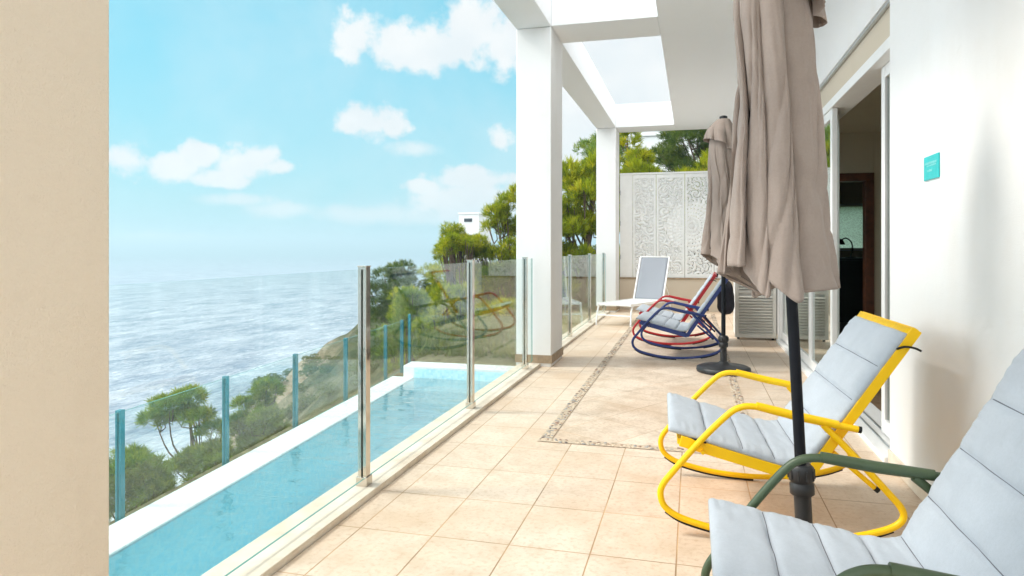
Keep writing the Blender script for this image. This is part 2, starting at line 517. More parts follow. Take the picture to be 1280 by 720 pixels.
def build_sea():
    # polar sheet: fine near the shore, out to the horizon
    rad = np.concatenate([np.linspace(0, 300, 61), np.geomspace(310, 6500, 34)])
    th = np.linspace(0, 2 * PI, 145)[:-1]
    v = []; sh = []
    for r in rad:
        for t in th:
            x = -20 + r * math.cos(t); y = 60 + r * math.sin(t)
            v.append((x, y, SEA_Z))
            z = float(terr(x, y)) if r < 300 else -80
            sh.append(max(0., 1 - (SEA_Z - z) / 26) if z < SEA_Z else 1.)
    n = len(th); f = []
    for i in range(len(rad) - 1):
        for k in range(n):
            f.append((i * n + k, i * n + (k + 1) % n, (i + 1) * n + (k + 1) % n, (i + 1) * n + k))
    me = bpy.data.meshes.new('sea'); me.from_pydata(v, [], f)
    a = me.attributes.new('shore', 'FLOAT', 'POINT'); a.data.foreach_set('value', np.array(sh, np.float32))
    me.materials.append(M['sea']); me.update()
    # make normals point up
    me.flip_normals() if me.polygons[n * 3].normal.z < 0 else None
    o = bpy.data.objects.new('sea', me); COL.objects.link(o); tag(o, kind='structure')
build_sea()

# ------------------------------------------------------------------ terrace floor
PX0, PX1, PY0, PY1 = -.93, .385, 4.13, 12.9        # outer rectangle of the pebble border
PW = .075
def floor():
    mb = MB()
    x0, x1, y0, y1 = -1.49, 1.056, -2.5, 13.4
    def q(a, b, c, d, mi): mb.add([(a, b, 0), (c, b, 0), (c, d, 0), (a, d, 0)], [(0, 1, 2, 3)], mi)
    q(x0, y0, x1, PY0, 0); q(x0, PY0, PX0, y1, 0); q(PX1, PY0, x1, y1, 0); q(PX0, PY1, PX1, y1, 0)
    q(PX0, PY0, PX1, PY0 + PW, 1); q(PX0, PY0 + PW, PX0 + PW, PY1, 1); q(PX1 - PW, PY0 + PW, PX1, PY1, 1)
    q(PX0 + PW, PY0 + PW, PX1 - PW, PY1, 1)
    # slab below
    mb.box((x0, y0, -1.7), (x1, y1, -.01), 2)
    tag(mb.build('terrace_floor', [M['tile'], M['tile_diag'], M['plaster']]), kind='structure')
floor()

def pebbles():
    cols = [simple('pebble_cream', (.50, .41, .31), .6, var=.2), simple('pebble_brown', (.27, .16, .11), .6, var=.25),
            simple('pebble_grey', (.30, .28, .26), .6, var=.2), simple('pebble_dark', (.12, .09, .085), .6, var=.2)]
    mortar = simple('pebble_mortar', (.56, .44, .32), .85, var=.2, scale=20, bump=.2)
    mb = MB()
    def pebble(x, y, a, rx, ry, mi):
        ca, sa = math.cos(a), math.sin(a); rings = [(1, .0), (.85, .55), (.45, .9)]
        vs = []; n = 8; hz = .004 + random.random() * .002
        for rr, hh in rings:
            for k in range(n):
                t = 2 * PI * k / n
                px, py = rx * rr * math.cos(t), ry * rr * math.sin(t)
                vs.append((x + px * ca - py * sa, y + px * sa + py * ca, .003 + hz * hh))
        vs.append((x, y, .003 + hz))
        fs = [(i * n + k, i * n + (k + 1) % n, (i + 1) * n + (k + 1) % n, (i + 1) * n + k) for i in range(2) for k in range(n)]
        fs += [(2 * n + k, 2 * n + (k + 1) % n, 3 * n) for k in range(n)]
        mb.add(vs, fs, mi, True)
    def strip(x0, y0, x1, y1):
        mb.add([(x0, y0, .004), (x1, y0, .004), (x1, y1, .004), (x0, y1, .004)], [(0, 1, 2, 3)], 4)
        L = max(x1 - x0, y1 - y0); nn = int(L / .03)
        along_y = (y1 - y0) > (x1 - x0)
        for i in range(nn):
            for lane in (.2, .5, .8):
                if random.random() < .12: continue
                s = (i + random.uniform(.1, .9)) / nn; w = lane + random.uniform(-.08, .08)
                if along_y: x, y = x0 + (x1 - x0) * w, y0 + (y1 - y0) * s
                else: x, y = x0 + (x1 - x0) * s, y0 + (y1 - y0) * w
                pebble(x, y, random.uniform(0, PI), random.uniform(.010, .019), random.uniform(.007, .012),
                       random.choices((0, 1, 2, 3), (5, 2.0, 1.8, .8))[0])
    strip(PX0, PY0, PX1, PY0 + PW); strip(PX0, PY0 + PW, PX0 + PW, PY1); strip(PX1 - PW, PY0 + PW, PX1, PY1)
    tag(mb.build('pebble_border', cols + [mortar]), kind='structure')
pebbles()

# ------------------------------------------------------------------ pool
WZ = -.12
def wx(y): return -2.305 - (y - 1.0) * .080       # water / weir line
def ox(y): return -2.545 - (y - 1.0) * .080       # outer edge of the weir
def fx(y): return -2.833 - (y - 2.862) * .0917    # line of the outer glass fence
def pool():
    mb = MB(); mb.box((-1.70, -2.5, -1.6), (-1.494, 13.4, .03)); mb.box((-1.494, -2.5, -.3), (-1.49, 13.4, -.012))
    # a saw-cut joint along the kerb is left between two stones
    tag(mb.build('pool_kerb', M['kerb'], bevel=.006), kind='structure')
    ye = 6.46; ys = -2.5
    mb = MB()
    mb.add([(wx(ys), ys, WZ), (-1.70, ys, WZ), (-1.70, ye, WZ), (wx(ye), ye, WZ)], [(0, 1, 2, 3)])
    tag(mb.build('pool_water', M['water']), kind='structure')
    mb = MB(); b = -.55
    mb.add([(wx(ys), ys, b), (-1.703, ys, b), (-1.703, ye, b), (wx(ye), ye, b)], [(0, 1, 2, 3)])
    mb.add([(-1.703, ys, b), (-1.703, ys, -.02), (-1.703, ye, -.02), (-1.703, ye, b)], [(0, 1, 2, 3)])
    mb.add([(wx(ys), ys, b), (wx(ys), ys, WZ - .01), (wx(ye), ye, WZ - .01), (wx(ye), ye, b)], [(3, 2, 1, 0)])
    mb.add([(wx(ye), ye - .002, b), (-1.70, ye - .002, b), (-1.70, ye - .002, -.025), (wx(ye), ye - .002, -.025)], [(3, 2, 1, 0)], 1)
    tag(mb.build('pool_basin', [M['mosaic'], M['mosaic_pale']]), kind='structure')
    mb = MB()
    mb.prism([(ox(ys), ys), (wx(ys) - .003, ys), (wx(ye) - .003, ye), (ox(ye), ye)], -1.4, WZ + .006)
    # raised coping at the far end
    mb.prism([(wx(ye) - .12, ye), (-1.703, ye), (-1.703, ye + .26), (wx(ye) - .14, ye + .26)], -1.4, 0.0)
    tag(mb.build('pool_edge', M['wetwhite'], bevel=.008), kind='structure')
    mb = MB()
    mb.prism([(fx(ys) - .10, ys), (ox(ys) - .003, ys), (ox(ye) - .003, ye), (wx(ye) - .145, ye + .263), (-1.703, ye + .263), (-1.703, 13.4), (-3.9, 13.4), (-3.5, 9.5), (fx(7.3) - .14, 7.5)], -5.5, -.235)
    tag(mb.build('garden_soil', M['grime']), kind='structure')
pool()

def panel(mb, p, q, z0, z1, th=.010):
    """upright glass pane between two plan points: clear faces slot 0, green edges slot 1"""
    p = Vector((p[0], p[1], 0)); q = Vector((q[0], q[1], 0)); d = (q - p).normalized(); n = Vector((-d.y, d.x, 0)) * (th / 2)
    v = [p - n, q - n, q + n, p + n]
    vs = [(a.x, a.y, z0) for a in v] + [(a.x, a.y, z1) for a in v]
    mb.add(vs, [(0, 1, 5, 4), (2, 3, 7, 6)], 0)
    mb.add(vs, [(3, 2, 1, 0), (4, 5, 6, 7), (1, 2, 6, 5), (3, 0, 4, 7)], 1)

def glass_line(name, label, cat, pts, z0, ztop, post, pw, group, gm, skip=(), glass_gap=.03):
    t = thing(name, label, cat, (pts[0][0], pts[0][1], z0), 0, group)
    o = Vector((pts[0][0], pts[0][1]))
    def L(p): return (p[0] - o.x, p[1] - o.y)
    for i, p in enumerate(pts):
        if i in skip: continue
        a = Vector(pts[max(i - 1, 0)]); b = Vector(pts[min(i + 1, len(pts) - 1)]); d = (b - a).normalized(); n = Vector((-d.y, d.x))
        x, y = L(p); mb = MB(); H = ztop - z0 + .012
        mb.bar((x, y, 0), (x, y, H), pw, pw, (n.x, n.y, 0))
        if pw > .035:
            mb.bar((x, y, 0), (x, y, .045), pw + .014, pw + .014, (n.x, n.y, 0))
            mb.bar((x, y, H), (x, y, H + .006), pw + .006, pw + .006, (n.x, n.y, 0))
        mb.build('post', post, t, bevel=.0015)
    for a, b in zip(pts[:-1], pts[1:]):
        A = Vector(L(a)); B = Vector(L(b)); d = (B - A).normalized()
        mb = MB(); panel(mb, A + d * pw * .5, B - d * pw * .5, glass_gap, ztop - z0)
        mb.build('glass_pane', [gm, M['glassedge']], t)
    return t

glass_line('glass_railing', 'chest high clear glass railing on chrome posts beside the pool', 'railing',
           [(-1.57, 1.42), (-1.57, 3.073), (-1.57, 4.746), (-1.57, 6.42), (-1.57, 6.735)], .03, 1.095, M['chrome'], .045, None, M['glass'], (0, 4))
glass_line('glass_railing', 'clear glass railing between the two far white columns', 'railing',
           [(-1.57, 7.40), (-1.57, 8.92), (-1.57, 10.69), (-1.57, 12.44), (-1.57, 12.74)], .03, 1.095, M['chrome'], .045, None, M['glass'], (0, 4))
glass_line('pool_fence', 'low glass fence with teal posts along the sea side of the pool', 'fence',
           [(fx(y), y) for y in (-.1, .94, 1.92, 2.862, 3.789, 4.724, 5.687, 6.734, 7.27)], -.235, .36, M['teal'], .032, None, M['fenceglass'], (0,))
glass_line('pool_fence', 'low glass fence crossing behind the far end of the pool', 'fence',
           [(-3.194, 7.39), (-1.78, 7.55)], -.235, .416, M['teal'], .032, None, M['fenceglass'], (1,))

# ------------------------------------------------------------------ columns, roof, house
def column(label, y0, m):
    t = thing('column', label, 'column', (-1.565, y0 + .306, 0), 0, None)
    a = MB(); a.box((-.182, -.306, -.3), (.182, .306, 3.437)); a.build('shaft', m, t, bevel=.008)
    s = MB()
    for (x0, y0_, x1, y1_) in ((-.192, -.316, .192, -.3065), (-.192, .3065, .192, .316), (.1825, -.3065, .192, .3065), (-.192, -.3065, -.1825, .3065)):
        s.box((x0, y0_, .0345), (x1, y1_, .115))
    s.build('skirting', M['skirt'], t)
    return t
column('white plaster column with tan shade in its colour filling the left edge of the photo', .756, M['plaster_shade'])
column('tall white plaster column standing beside the end of the pool', 6.76, M['plaster'])
column('slimmer looking white plaster column at the far end beside the carved screen', 12.76, M['plaster'])

def roof():
    t = thing('terrace_roof', 'white terrace roof with square open skylights above the tiles', 'roof', (0, 0, 3.44))
    Z0, Z1 = 0.0, .43
    X0, X1, XE = -1.747, -1.383, 1.40
    m = M['soffit']
    b = MB(); b.box((X0, -2.5, Z0), (X1, 13.37, Z1)); b.build('edge_beam', m, t, bevel=.006)
    for y0 in (.756, 6.76, 12.76):
        b = MB(); b.box((X1 + .002, y0, Z0 + .002), (-.33, y0 + .612, Z1 - .002)); b.build('cross_beam', m, t, bevel=.005)
    b = MB(); b.box((-.328, -2.5, Z0 + .001), (XE, 13.37, Z1 - .001)); b.build('slab', m, t, bevel=.006)
roof()

def house():
    t = thing('house_wall', 'long white plaster house wall behind the rocking chairs', 'wall', (1.056, 0, 0))
    def W(name, a, b, m=M['plaster'], bev=.006):
        x = MB(); x.box((a[0] - 1.056, a[1], a[2]), (b[0] - 1.056, b[1], b[2])); return x.build(name, m, t, bevel=bev)
    W('wall', (1.056, -2.5, -.2), (1.36, 4.2, 3.438))
    W('wall', (1.056, 9.30, -.2), (1.36, 13.4, 3.438))
    W('lintel', (1.056, 4.203, 2.60), (1.36, 9.297, 3.437))
    W('skirting', (1.046, -2.5, .004), (1.0555, 4.19, .085), M['kerb'], .002)
    W('skirting', (1.046, 9.31, .004), (1.0555, 13.39, .085), M['kerb'], .002)
    d = thing('sliding_door', 'white framed sliding glass doors, one leaf open', 'sliding door', (1.10, 4.2, 0))
    def P(name, a, b, m, par=d, bev=.003):
        x = MB(); x.box((a[0] - 1.10, a[1] - 4.2, a[2]), (b[0] - 1.10, b[1] - 4.2, b[2])); return x.build(name, m, par, bevel=bev)
    P('header', (1.085, 4.203, 2.402), (1.30, 9.297, 2.597), M['roomwall'])
    P('awning_rail', (1.060, 4.203, 2.575), (1.082, 9.297, 2.597), M['alu'])
    P('frame_head', (1.075, 4.203, 2.33), (1.25, 9.297, 2.40), M['whitemetal'])
    P('sill', (1.030, 4.205, -.15), (1.30, 9.295, .035), M['whitemetal'])
    P('floor_track', (1.10, 4.21, .0355), (1.112, 9.29, .047), M['alu'])
    P('floor_track', (1.16, 4.21, .0355), (1.172, 9.29, .047), M['alu'])
    P('jamb', (1.075, 4.203, .036), (1.25, 4.26, 2.329), M['whitemetal'])
    P('jamb', (1.075, 9.24, .036), (1.25, 9.297, 2.329), M['whitemetal'])
    def sash(y0, y1, x):
        s = .075; z0, z1 = .05, 2.328
        mb = MB()
        a = lambda p, q: mb.box((p[0] - 1.10, p[1] - 4.2, p[2]), (q[0] - 1.10, q[1] - 4.2, q[2]))
        a((x, y0, z0), (x + .042, y0 + s, z1)); a((x, y1 - s, z0), (x + .042, y1, z1))
        a((x + .001, y0 + s, z0), (x + .041, y1 - s, z0 + .09)); a((x + .001, y0 + s, z1 - s), (x + .041, y1 - s, z1))
        f = mb.build('sash', M['whitemetal'], d, bevel=.003)
        g = MB(); panel(g, (x + .02 - 1.10, y0 + s - 4.2), (x + .02 - 1.10, y1 - s - 4.2), z0 + .09, z1 - s, .008)
        g.build('glass_pane', [M['doorglass'], M['glassedge']], f)
        h = MB(); h.box((x - .012 - 1.10, y0 + .025 - 4.2, .98), (x - 1.10, y0 + .045 - 4.2, 1.16)); h.build('handle', M['alu'], f, bevel=.003)
    sash(4.262, 4.74, 1.145); sash(5.98, 7.06, 1.085); sash(6.22, 7.30, 1.145); sash(7.07, 8.14, 1.087); sash(8.15, 9.238, 1.087)
    # room behind the doors
    r = thing('living_room', 'dim room with beige walls seen through the open door', 'room', (1.36, 3, 0))
    def Q(name, a, b, m):
        x = MB(); x.box((a[0] - 1.36, a[1] - 3, a[2]), (b[0] - 1.36, b[1] - 3, b[2])); return x.build(name, m, r)
    Q('floor', (1.303, 2.0, -.15), (6.0, 12.6, .02), M['roomfloor'])
    Q('ceiling', (1.361, 2.0, 2.62), (6.0, 12.6, 2.8), M['roomwall'])
    Q('wall', (6.002, 2.0, -.1), (6.2, 4.6, 2.8), M['roomwall']); Q('wall', (6.002, 8.6, -.1), (6.2, 12.6, 2.8), M['roomwall'])
    Q('wall', (6.002, 4.601, -.1), (6.2, 8.599, .5), M['roomwall']); Q('wall', (6.002, 4.601, 2.3), (6.2, 8.599, 2.8), M['roomwall'])  # unseen opening left between these walls, added to brighten the room
    Q('wall', (1.361, 1.8, .021), (6.0, 1.998, 2.619), M['roomwall'])
    # partition with the wooden doorway at Y = 9.2
    Q('partition', (2.143, 9.2, .021), (6.0, 9.32, 2.619), M['roomwall'])
    Q('partition', (1.361, 9.33, .021), (1.40, 9.45, 2.619), M['roomwall'])
    Q('partition', (1.401, 9.2, 2.123), (2.14, 9.32, 2.619), M['roomwall'])
    Q('wall', (1.361, 12.602, -.1), (6.2, 12.8, 1.15), M['roomwall'])
    Q('wall', (1.361, 12.602, 1.95), (6.2, 12.8, 2.8), M['roomwall'])
    Q('wall', (1.361, 12.603, 1.151), (1.98, 12.799, 1.949), M['roomwall'])
    Q('wall', (2.86, 12.603, 1.151), (6.2, 12.799, 1.949), M['roomwall'])
    w = thing('wooden_doorway', 'dark red wooden door frame inside the room', 'doorway', (1.77, 9.19, .02))
    x = MB(); x.box((-.37, -.02, 0), (-.27, .125, 2.0)); x.box((.27, -.02, 0), (.37, .125, 2.0)); x.box((-.37, -.02, 2.001), (.37, .125, 2.10))
    x.build('frame', M['wood'], w, bevel=.006)
    x = MB(); x.box((-.255, .01, 0), (-.235, .10, 1.99)); x.build('stop', M['wood'], w, bevel=.003)
    v = thing('vanity_counter', 'black washstand counter beyond the wooden doorway', 'counter', (2.3, 12.2, .02))
    x = MB(); x.box((-.8, -.35, 0), (.9, .38, .98)); x.build('cabinet', M['darkroom'], v, bevel=.005)
    x = MB(); x.box((-.83, -.38, .981), (.93, .39, 1.02)); x.build('worktop', M['darkroom'], v, bevel=.004)
    k = thing('window', 'pale frosted window above the black counter', 'window', (2.42, 12.62, 1.15))
    x = MB()
    for a, b in (((-.44, 0, 0), (-.38, .06, .80)), ((.38, 0, 0), (.44, .06, .80)), ((-.38, 0, 0), (.38, .06, .05)), ((-.38, 0, .75), (.38, .06, .80)), ((-.14, .002, .05), (-.10, .058, .75))):
        x.box(a, b)
    x.build('frame', M['whitemetal'], k, bevel=.003)
    x = MB(); x.box((-.38, .025, .05), (.38, .031, .75)); x.build('glass_pane', M['frosted'], k)
    l = thing('table_lamp', 'small black bent arm lamp on the counter', 'lamp', (2.46, 12.05, 1.04))
    x = MB(); x.lathe([(.08, 0), (.08, .015), (.02, .022)], 20); x.build('base', M['black'], l)
    x = MB(); x.tube(spline([(0, 0, .02), (.03, 0, .14), (.01, 0, .26), (-.07, 0, .32), (-.14, 0, .28)]), .011, 8); x.build('arm', M['black'], l)
    x = MB(); x.lathe([(.02, .06), (.045, .03), (.075, -.03), (.07, -.035)], 20, c=(-.15, 0, .25)); x.build('lamp_shade', M['black'], l)
house()

def wall_sign():
    t = thing('wall_sign', 'small turquoise notice plate on the white wall', 'sign', (1.056, 3.495, 1.568))
    a = MB(); a.box((-.008, -.098, -.055), (-.0005, .098, .055)); a.build('plate', M['sign'], t, bevel=.002)
    b = MB(); random.seed(3)
    for z, y0, y1, h in ((.021, -.078, .078, .012), (.009, -.07, .05, .008), (-.014, -.02, .045, .012)):
        y = y0
        while y < y1:
            w = random.uniform(.005, .011)
            b.box((-.0095, y, z - h * random.uniform(.35, .5)), (-.0082, min(y + w * .6, y1), z + h * random.uniform(.3, .5))); y += w + .004
    b.lathe([(.004, 0), (.004, .001)], 10, c=(-.0093, .0, .043))
    b.build('print', M['signmark'], t)
wall_sign()

# ------------------------------------------------------------------ end wall and carved screens
def end_wall():
    t = thing('end_wall', 'low cream garden wall under the carved white panels', 'wall', (0, 13.4, 0))
    a = MB(); a.box((-1.38, .0, -.3), (1.056, .22, .60)); a.build('wall', M['beige_wall'], t, bevel=.006)
    a = MB(); a.box((-1.378, -.02, .601), (1.054, .235, .63)); a.build('ledge', M['skirt'], t, bevel=.003)
    p = thing('screen_board', 'plain white board joining the carved panels to the column', 'panel', (-1.25, 13.43, .631))
    a = MB(); a.box((-.125, 0, 0), (.118, .035, 1.99)); a.build('board', M['screenwhite'], p, bevel=.004)
    for z in (.35, 1.0, 1.6):
        a = MB(); a.box((-.124, -.012, z), (-.108, -.0005, z + .09)); a.build('hinge', M['alu'], p)
    r = thing('screen_rail', 'slim white rail running along the top of the carved panels', 'rail', (0, 13.43, 2.623))
    a = MB(); a.box((-1.378, -.012, 0), (1.05, .05, .035)); a.build('rail', M['screenwhite'], r, bevel=.004)
    # carved panels share one mandala motif that spreads over neighbouring panels
    CX, CZ, RM = -.02, 1.62, .47
    cent = [(rng.uniform(-1.2, 1.1), rng.uniform(.6, 2.6), rng.uniform(34, 50), rng.integers(1, 4) * (1 if rng.random() < .5 else -1), rng.uniform(0, 6)) for _ in range(420)]
    C = np.array(cent)
    def hgt(x, z):
        r = math.hypot(x - CX, z - CZ); a = math.atan2(z - CZ, x - CX)
        if r < RM:
            k = 8 + 4 * int(r / .12)
            return .5 * math.sin(2 * k * a + 5 * r / RM + (int(r / .12) % 2) * 1.5) + .5 * math.sin(r * 90)
        d = (C[:, 0] - x) ** 2 + (C[:, 1] - z) ** 2
        i = int(np.argmin(d)); dd = math.sqrt(d[i]); ang = math.atan2(z - C[i, 1], x - C[i, 0])
        return math.sin(C[i, 2] * 2.2 * dd + C[i, 3] * ang + C[i, 4])
    edges = [-1.130, -.684, -.147, .390, .925]
    labels = ['carved white panel next to the plain board beside the far column', 'carved white panel directly behind the grey lounger backrest',
              'carved white panel with half a mandala beside the smaller umbrella', 'carved white panel mostly hidden behind the umbrellas']
    for i in range(4):
        a0, a1 = edges[i] + .004, edges[i + 1] - .004; w = a1 - a0; H = 1.985; fr = .042
        q = thing('carved_screen', labels[i], 'screen', (a0 + w / 2, 13.43, .632), 0, 'carved panels on the end wall')
        f = MB()
        f.box((-w / 2, -.004, 0), (-w / 2 + fr, .034, H)); f.box((w / 2 - fr, -.004, 0), (w / 2, .034, H))
        f.box((-w / 2 + fr, -.003, 0), (w / 2 - fr, .033, .07)); f.box((-w / 2 + fr, -.003, H - .07), (w / 2 - fr, .033, H))
        f.build('frame', M['screenwhite'], q, bevel=.004)
        nu, nv = 66, 240; iw = w - 2 * fr; ih = H - .14
        HH = [[hgt(a0 + fr + iw * (u + .5) / nu, .632 + .07 + ih * (v + .5) / nv) for u in range(nu + 1)] for v in range(nv + 1)]
        lim = (-.965, -.945, -.80, -.80)[i]
        m = MB()
        m.grid(lambda u, v: (-iw / 2 + iw * u, .020 - .015 * HH[min(int(round(v * nv)), nv)][min(int(round(u * nu)), nu)], .07 + ih * v), nu, nv,
               keep=lambda a, b: HH[b][a] > lim)
        o = m.build('carving', M['screenwhite'], q)
        sd = o.modifiers.new('solid', 'SOLIDIFY'); sd.thickness = .012; sd.offset = 0
end_wall()

# ------------------------------------------------------------------ rocking chairs
LOOP = [(.40, .520), (.30, .543), (.235, .553), (.185, .547), (.135, .515), (.03, .405), (-.085, .265), (-.128, .205), (-.136, .160),
        (-.115, .112), (-.05, .074), (.08, .042), (.20, .027), (.33, .0225), (.46, .030), (.58, .048), (.68, .074), (.755, .105), (.790, .140), (.785, .180), (.74, .235), (.60, .390), (.50, .492)]
CXO = .33
W2 = .385
def rocking_chair(paint):
    root = thing('rocking_chair', 'x', 'rocking chair', (0, 0, 0), 0, 'tubular rocking chairs with grey cushions')
    P = lambda x, y, z: (x - CXO, y, z)
    for s in (-1, 1):
        y = s * W2
        mb = MB(); mb.tube([p for p in spline([P(x, y, z) for x, z in LOOP], 5)], .0135, 12)
        fr = mb.build('side_frame', paint, root)
        mb = MB()   # arm tube, with its flatter sleeve over it
        mb.tube([P(.25, y, .553), P(.40, y, .520), P(.63, y, .481)], .0135, 12)
        n = 20
        arm = []
        for i in range(n + 1):
            t = i / n; x = .245 + t * .31
            arm.append(P(x, y, float(np.interp(x, [.245, .40, .63], [.556, .522, .4825]))))
        mb.tube(arm, [.0165 + .0015 * math.sin(PI * i / n) for i in range(n + 1)], 14)
        mb.build('armrest', paint, fr)
        mb = MB(); mb.tube([P(.628, y, .4813), P(.640, y, .4793)], .0138, 12); mb.build('arm_cap', M['rubber'], fr)
        for a, b in ((9, 14), (15, 18)):
            mb = MB(); pts = [P(x, y, z - .0155) for x, z in LOOP[a:b]]; mb.tube(spline(pts, 5), .0075, 8)
            mb.build('rubber_strip', M['rubber'], fr)
        # inner prop leaning from the back rail to the rear strut
        mb = MB(); mb.tube([P(.545, s * (W2 - .035), .375), P(.70, s * (W2 - .035), .242)], .0105, 10); mb.build('prop', paint, root)
        mb = MB(); mb.tube([P(.698, s * (W2 - .035), .2437), P(.712, s * (W2 - .035), .2317)], .0112, 10); mb.build('prop_cap', M['rubber'], root)
    yi = W2 - .035
    J = (.440, .262)
    mb = MB()
    for s in (-1, 1): mb.bar(P(-.055, s * yi, .388), P(J[0], s * yi, J[1]), .024, .046)
    mb.bar(P(-.05, -yi, .383), P(-.05, yi, .383), .035, .024); mb.bar(P(.40, -yi, .270), P(.40, yi, .270), .03, .022)
    for s in (-1, 1): mb.tube([P(.035, s * (yi - .005), .352), P(.035, s * (W2 + .006), .352)], .008, 10)
    mb.build('seat_frame', paint, root, bevel=.004)
    T = (.850, .878); d = Vector((T[0] - J[0], 0, T[1] - J[1])).normalized()
    mb = MB()
    for s in (-1, 1): mb.bar(P(J[0] - d.x * .01, s * yi, J[1] - d.z * .01), P(T[0], s * yi, T[1]), .024, .040, (-1, 0, .7))
    mb.bar(P(T[0] - .008, -yi, T[1] - .010), P(T[0] - .008, yi, T[1] - .010), .032, .024, (-d.z, 0, d.x))
    mb.bar(P(J[0] + d.x * .14, -yi, J[1] + d.z * .14), P(J[0] + d.x * .14, yi, J[1] + d.z * .14), .03, .02)
    mb.build('back_frame', paint, root, bevel=.004)
    def sl(a, b, off, name):
        m = MB(); q = 12
        m.grid(lambda u, v: P(a[0] + (b[0] - a[0]) * v + off[0] - .012 * math.sin(PI * u) * off[2] * 0, -yi + 2 * yi * u, a[1] + (b[1] - a[1]) * v + off[1]), q, q)
        o = m.build(name, paint, root); sd = o.modifiers.new('solid', 'SOLIDIFY'); sd.thickness = .004
    sl((-.05, .395), (.42, .275), (0, .012, 0), 'seat_sling')
    sl((J[0] + .03, J[1] + .05), (T[0] - .004, T[1] - .006), (-.014, .010, 0), 'back_sling')
    # quilted cushion: one pad following seat and back
    path = spline([P(-.105, 0, .424), P(.03, 0, .389), (P(.20, 0, .344)), P(.36, 0, .305), P(.445, 0, .312), P(.50, 0, .385), P(.60, 0, .530), P(.70, 0, .676), P(.822, 0, .856)], 40)
    pts = np.array([[p.x, p.z] for p in path]); seg = np.r_[0, np.cumsum(np.hypot(*np.diff(pts, axis=0).T))]; L = seg[-1]
    ns, nw = 168, 44
    ss = np.linspace(0, L, ns + 1)
    px = np.interp(ss, seg, pts[:, 0]); pz = np.interp(ss, seg, pts[:, 1])
    tx = np.gradient(px); tz = np.gradient(pz); ln = np.hypot(tx, tz); nx, nz = -tz / ln, tx / ln
    for _ in range(6):
        nx[1:-1] = (nx[:-2] + nx[1:-1] * 2 + nx[2:]) / 4; nz[1:-1] = (nz[:-2] + nz[1:-1] * 2 + nz[2:]) / 4
    seams = np.array([0, .155, .295, .425, .555, .700, .865, 1.025, L]) * 1.0
    seams[1:-1] *= L / 1.19
    hw = yi + .012
    vs = []; fs = []
    for j in range(ns + 1):
        k = min(int(np.searchsorted(seams, ss[j], 'right')) - 1, 7); k = max(k, 0)
        f = (ss[j] - seams[k]) / (seams[k + 1] - seams[k]); f = min(max(f, 0), 1)
        q = (1 - abs(2 * f - 1) ** 6) ** .6
        for i in range(nw + 1):
            w = -1 + 2 * i / nw; e = (1 - abs(w) ** 9) ** .6
            wr = mnoise.noise(Vector((ss[j] * 22, w * 5, 2.))) * .0032 + mnoise.noise(Vector((ss[j] * 55, w * 4, 5.))) * .0032 * (abs(w) ** 5 * 2.6 + .15)
            pk = .010 * math.sin(w * 9 + k) * (1 - q) * .35
            th = .016 + (.020 * q * (.80 + .2 * (1 - w * w))) * e + wr * e + pk * e
            inset = .010 * (1 - q) * abs(w) ** 6
            vs.append((px[j] + nx[j] * th, w * (hw - inset), pz[j] + nz[j] * th))
    n1 = len(vs)
    for j in range(ns + 1):
        for i in range(nw + 1):
            w = -1 + 2 * i / nw; vs.append((px[j] + nx[j] * .003, w * (hw - .004), pz[j] + nz[j] * .003))
    st = nw + 1
    for j in range(ns):
        for i in range(nw):
            a = j * st + i; fs.append((a, a + 1, a + st + 1, a + st)); b = a + n1; fs.append((b, b + st, b + st + 1, b + 1))
        a = j * st; fs.append((a, a + st, a + st + n1, a + n1)); a = j * st + nw; fs.append((a, a + n1, a + st + n1, a + st))
    for i in range(nw):
        fs.append((i, i + n1, i + 1 + n1, i + 1)); a = ns * st + i; fs.append((a, a + 1, a + 1 + n1, a + n1))
    mb = MB(); mb.add(vs, fs, 0, True); cu = mb.build('cushion', M['cushion'], root)
    for k in range(1, 8):          # dark stitched seams lying in the grooves
        mb = MB()
        j = int(np.argmin(abs(ss - seams[k])))
        pts = [Vector(vs[j * st + i]) + Vector((nx[j], 0, nz[j])) * .0004 for i in range(1, nw)]
        mb.tube(pts, .0016, 5)
        mb.build('seam', M['seam'], cu)
    for s in (-1, 1):
        mb = MB(); mb.tube(spline([P(.775, s * (hw - .004), .800), P(.800, s * (hw + .010), .812), P(.835, s * (hw + .012), .808), P(.858, s * (hw + .016), .797)], 4), .0045, 6)
        mb.build('tie_strap', M['rubber'], cu)
        mb = MB(); mb.tube(spline([P(-.02, s * (hw - .01), .405), P(.02, s * (hw + .004), .394), P(.05, s * (hw + .004), .388)], 4), .004, 6)
        mb.build('tie_strap', M['rubber'], cu)
    return root

def place(c, x, y, rz, tilt, label):
    c.location = (x, y, 0); c['label'] = label
    c.rotation_euler = (0, tilt, rz)
    return c

ch_y = rocking_chair(M['yellow'])
def recolour(o, m, old):
    for ch in kids(o):
        if ch.type == 'MESH' and ch.data.materials[0] == old:
            ch.data = ch.data.copy(); ch.data.materials[0] = m
        recolour(ch, m, old)
ch_g = copy_tree(ch_y); recolour(ch_g, M['green'], M['yellow'])
ch_b = copy_tree(ch_y); recolour(ch_b, M['blue'], M['yellow'])
ch_r = copy_tree(ch_y); recolour(ch_r, M['red'], M['yellow'])
place(ch_y, .318, 3.335, R(2.5), 0, 'bright yellow rocking chair with pale grey quilted cushion')
place(ch_g, .520, 1.905, R(0), R(-5.5), 'olive green rocking chair nearest the camera with grey cushion'); ch_g.location.z = .007
place(ch_b, -.15, 7.90, R(-3), 0, 'navy blue rocking chair in front of the red one')
place(ch_r, -.24, 8.98, R(-2), 0, 'red rocking chair behind the navy blue one')

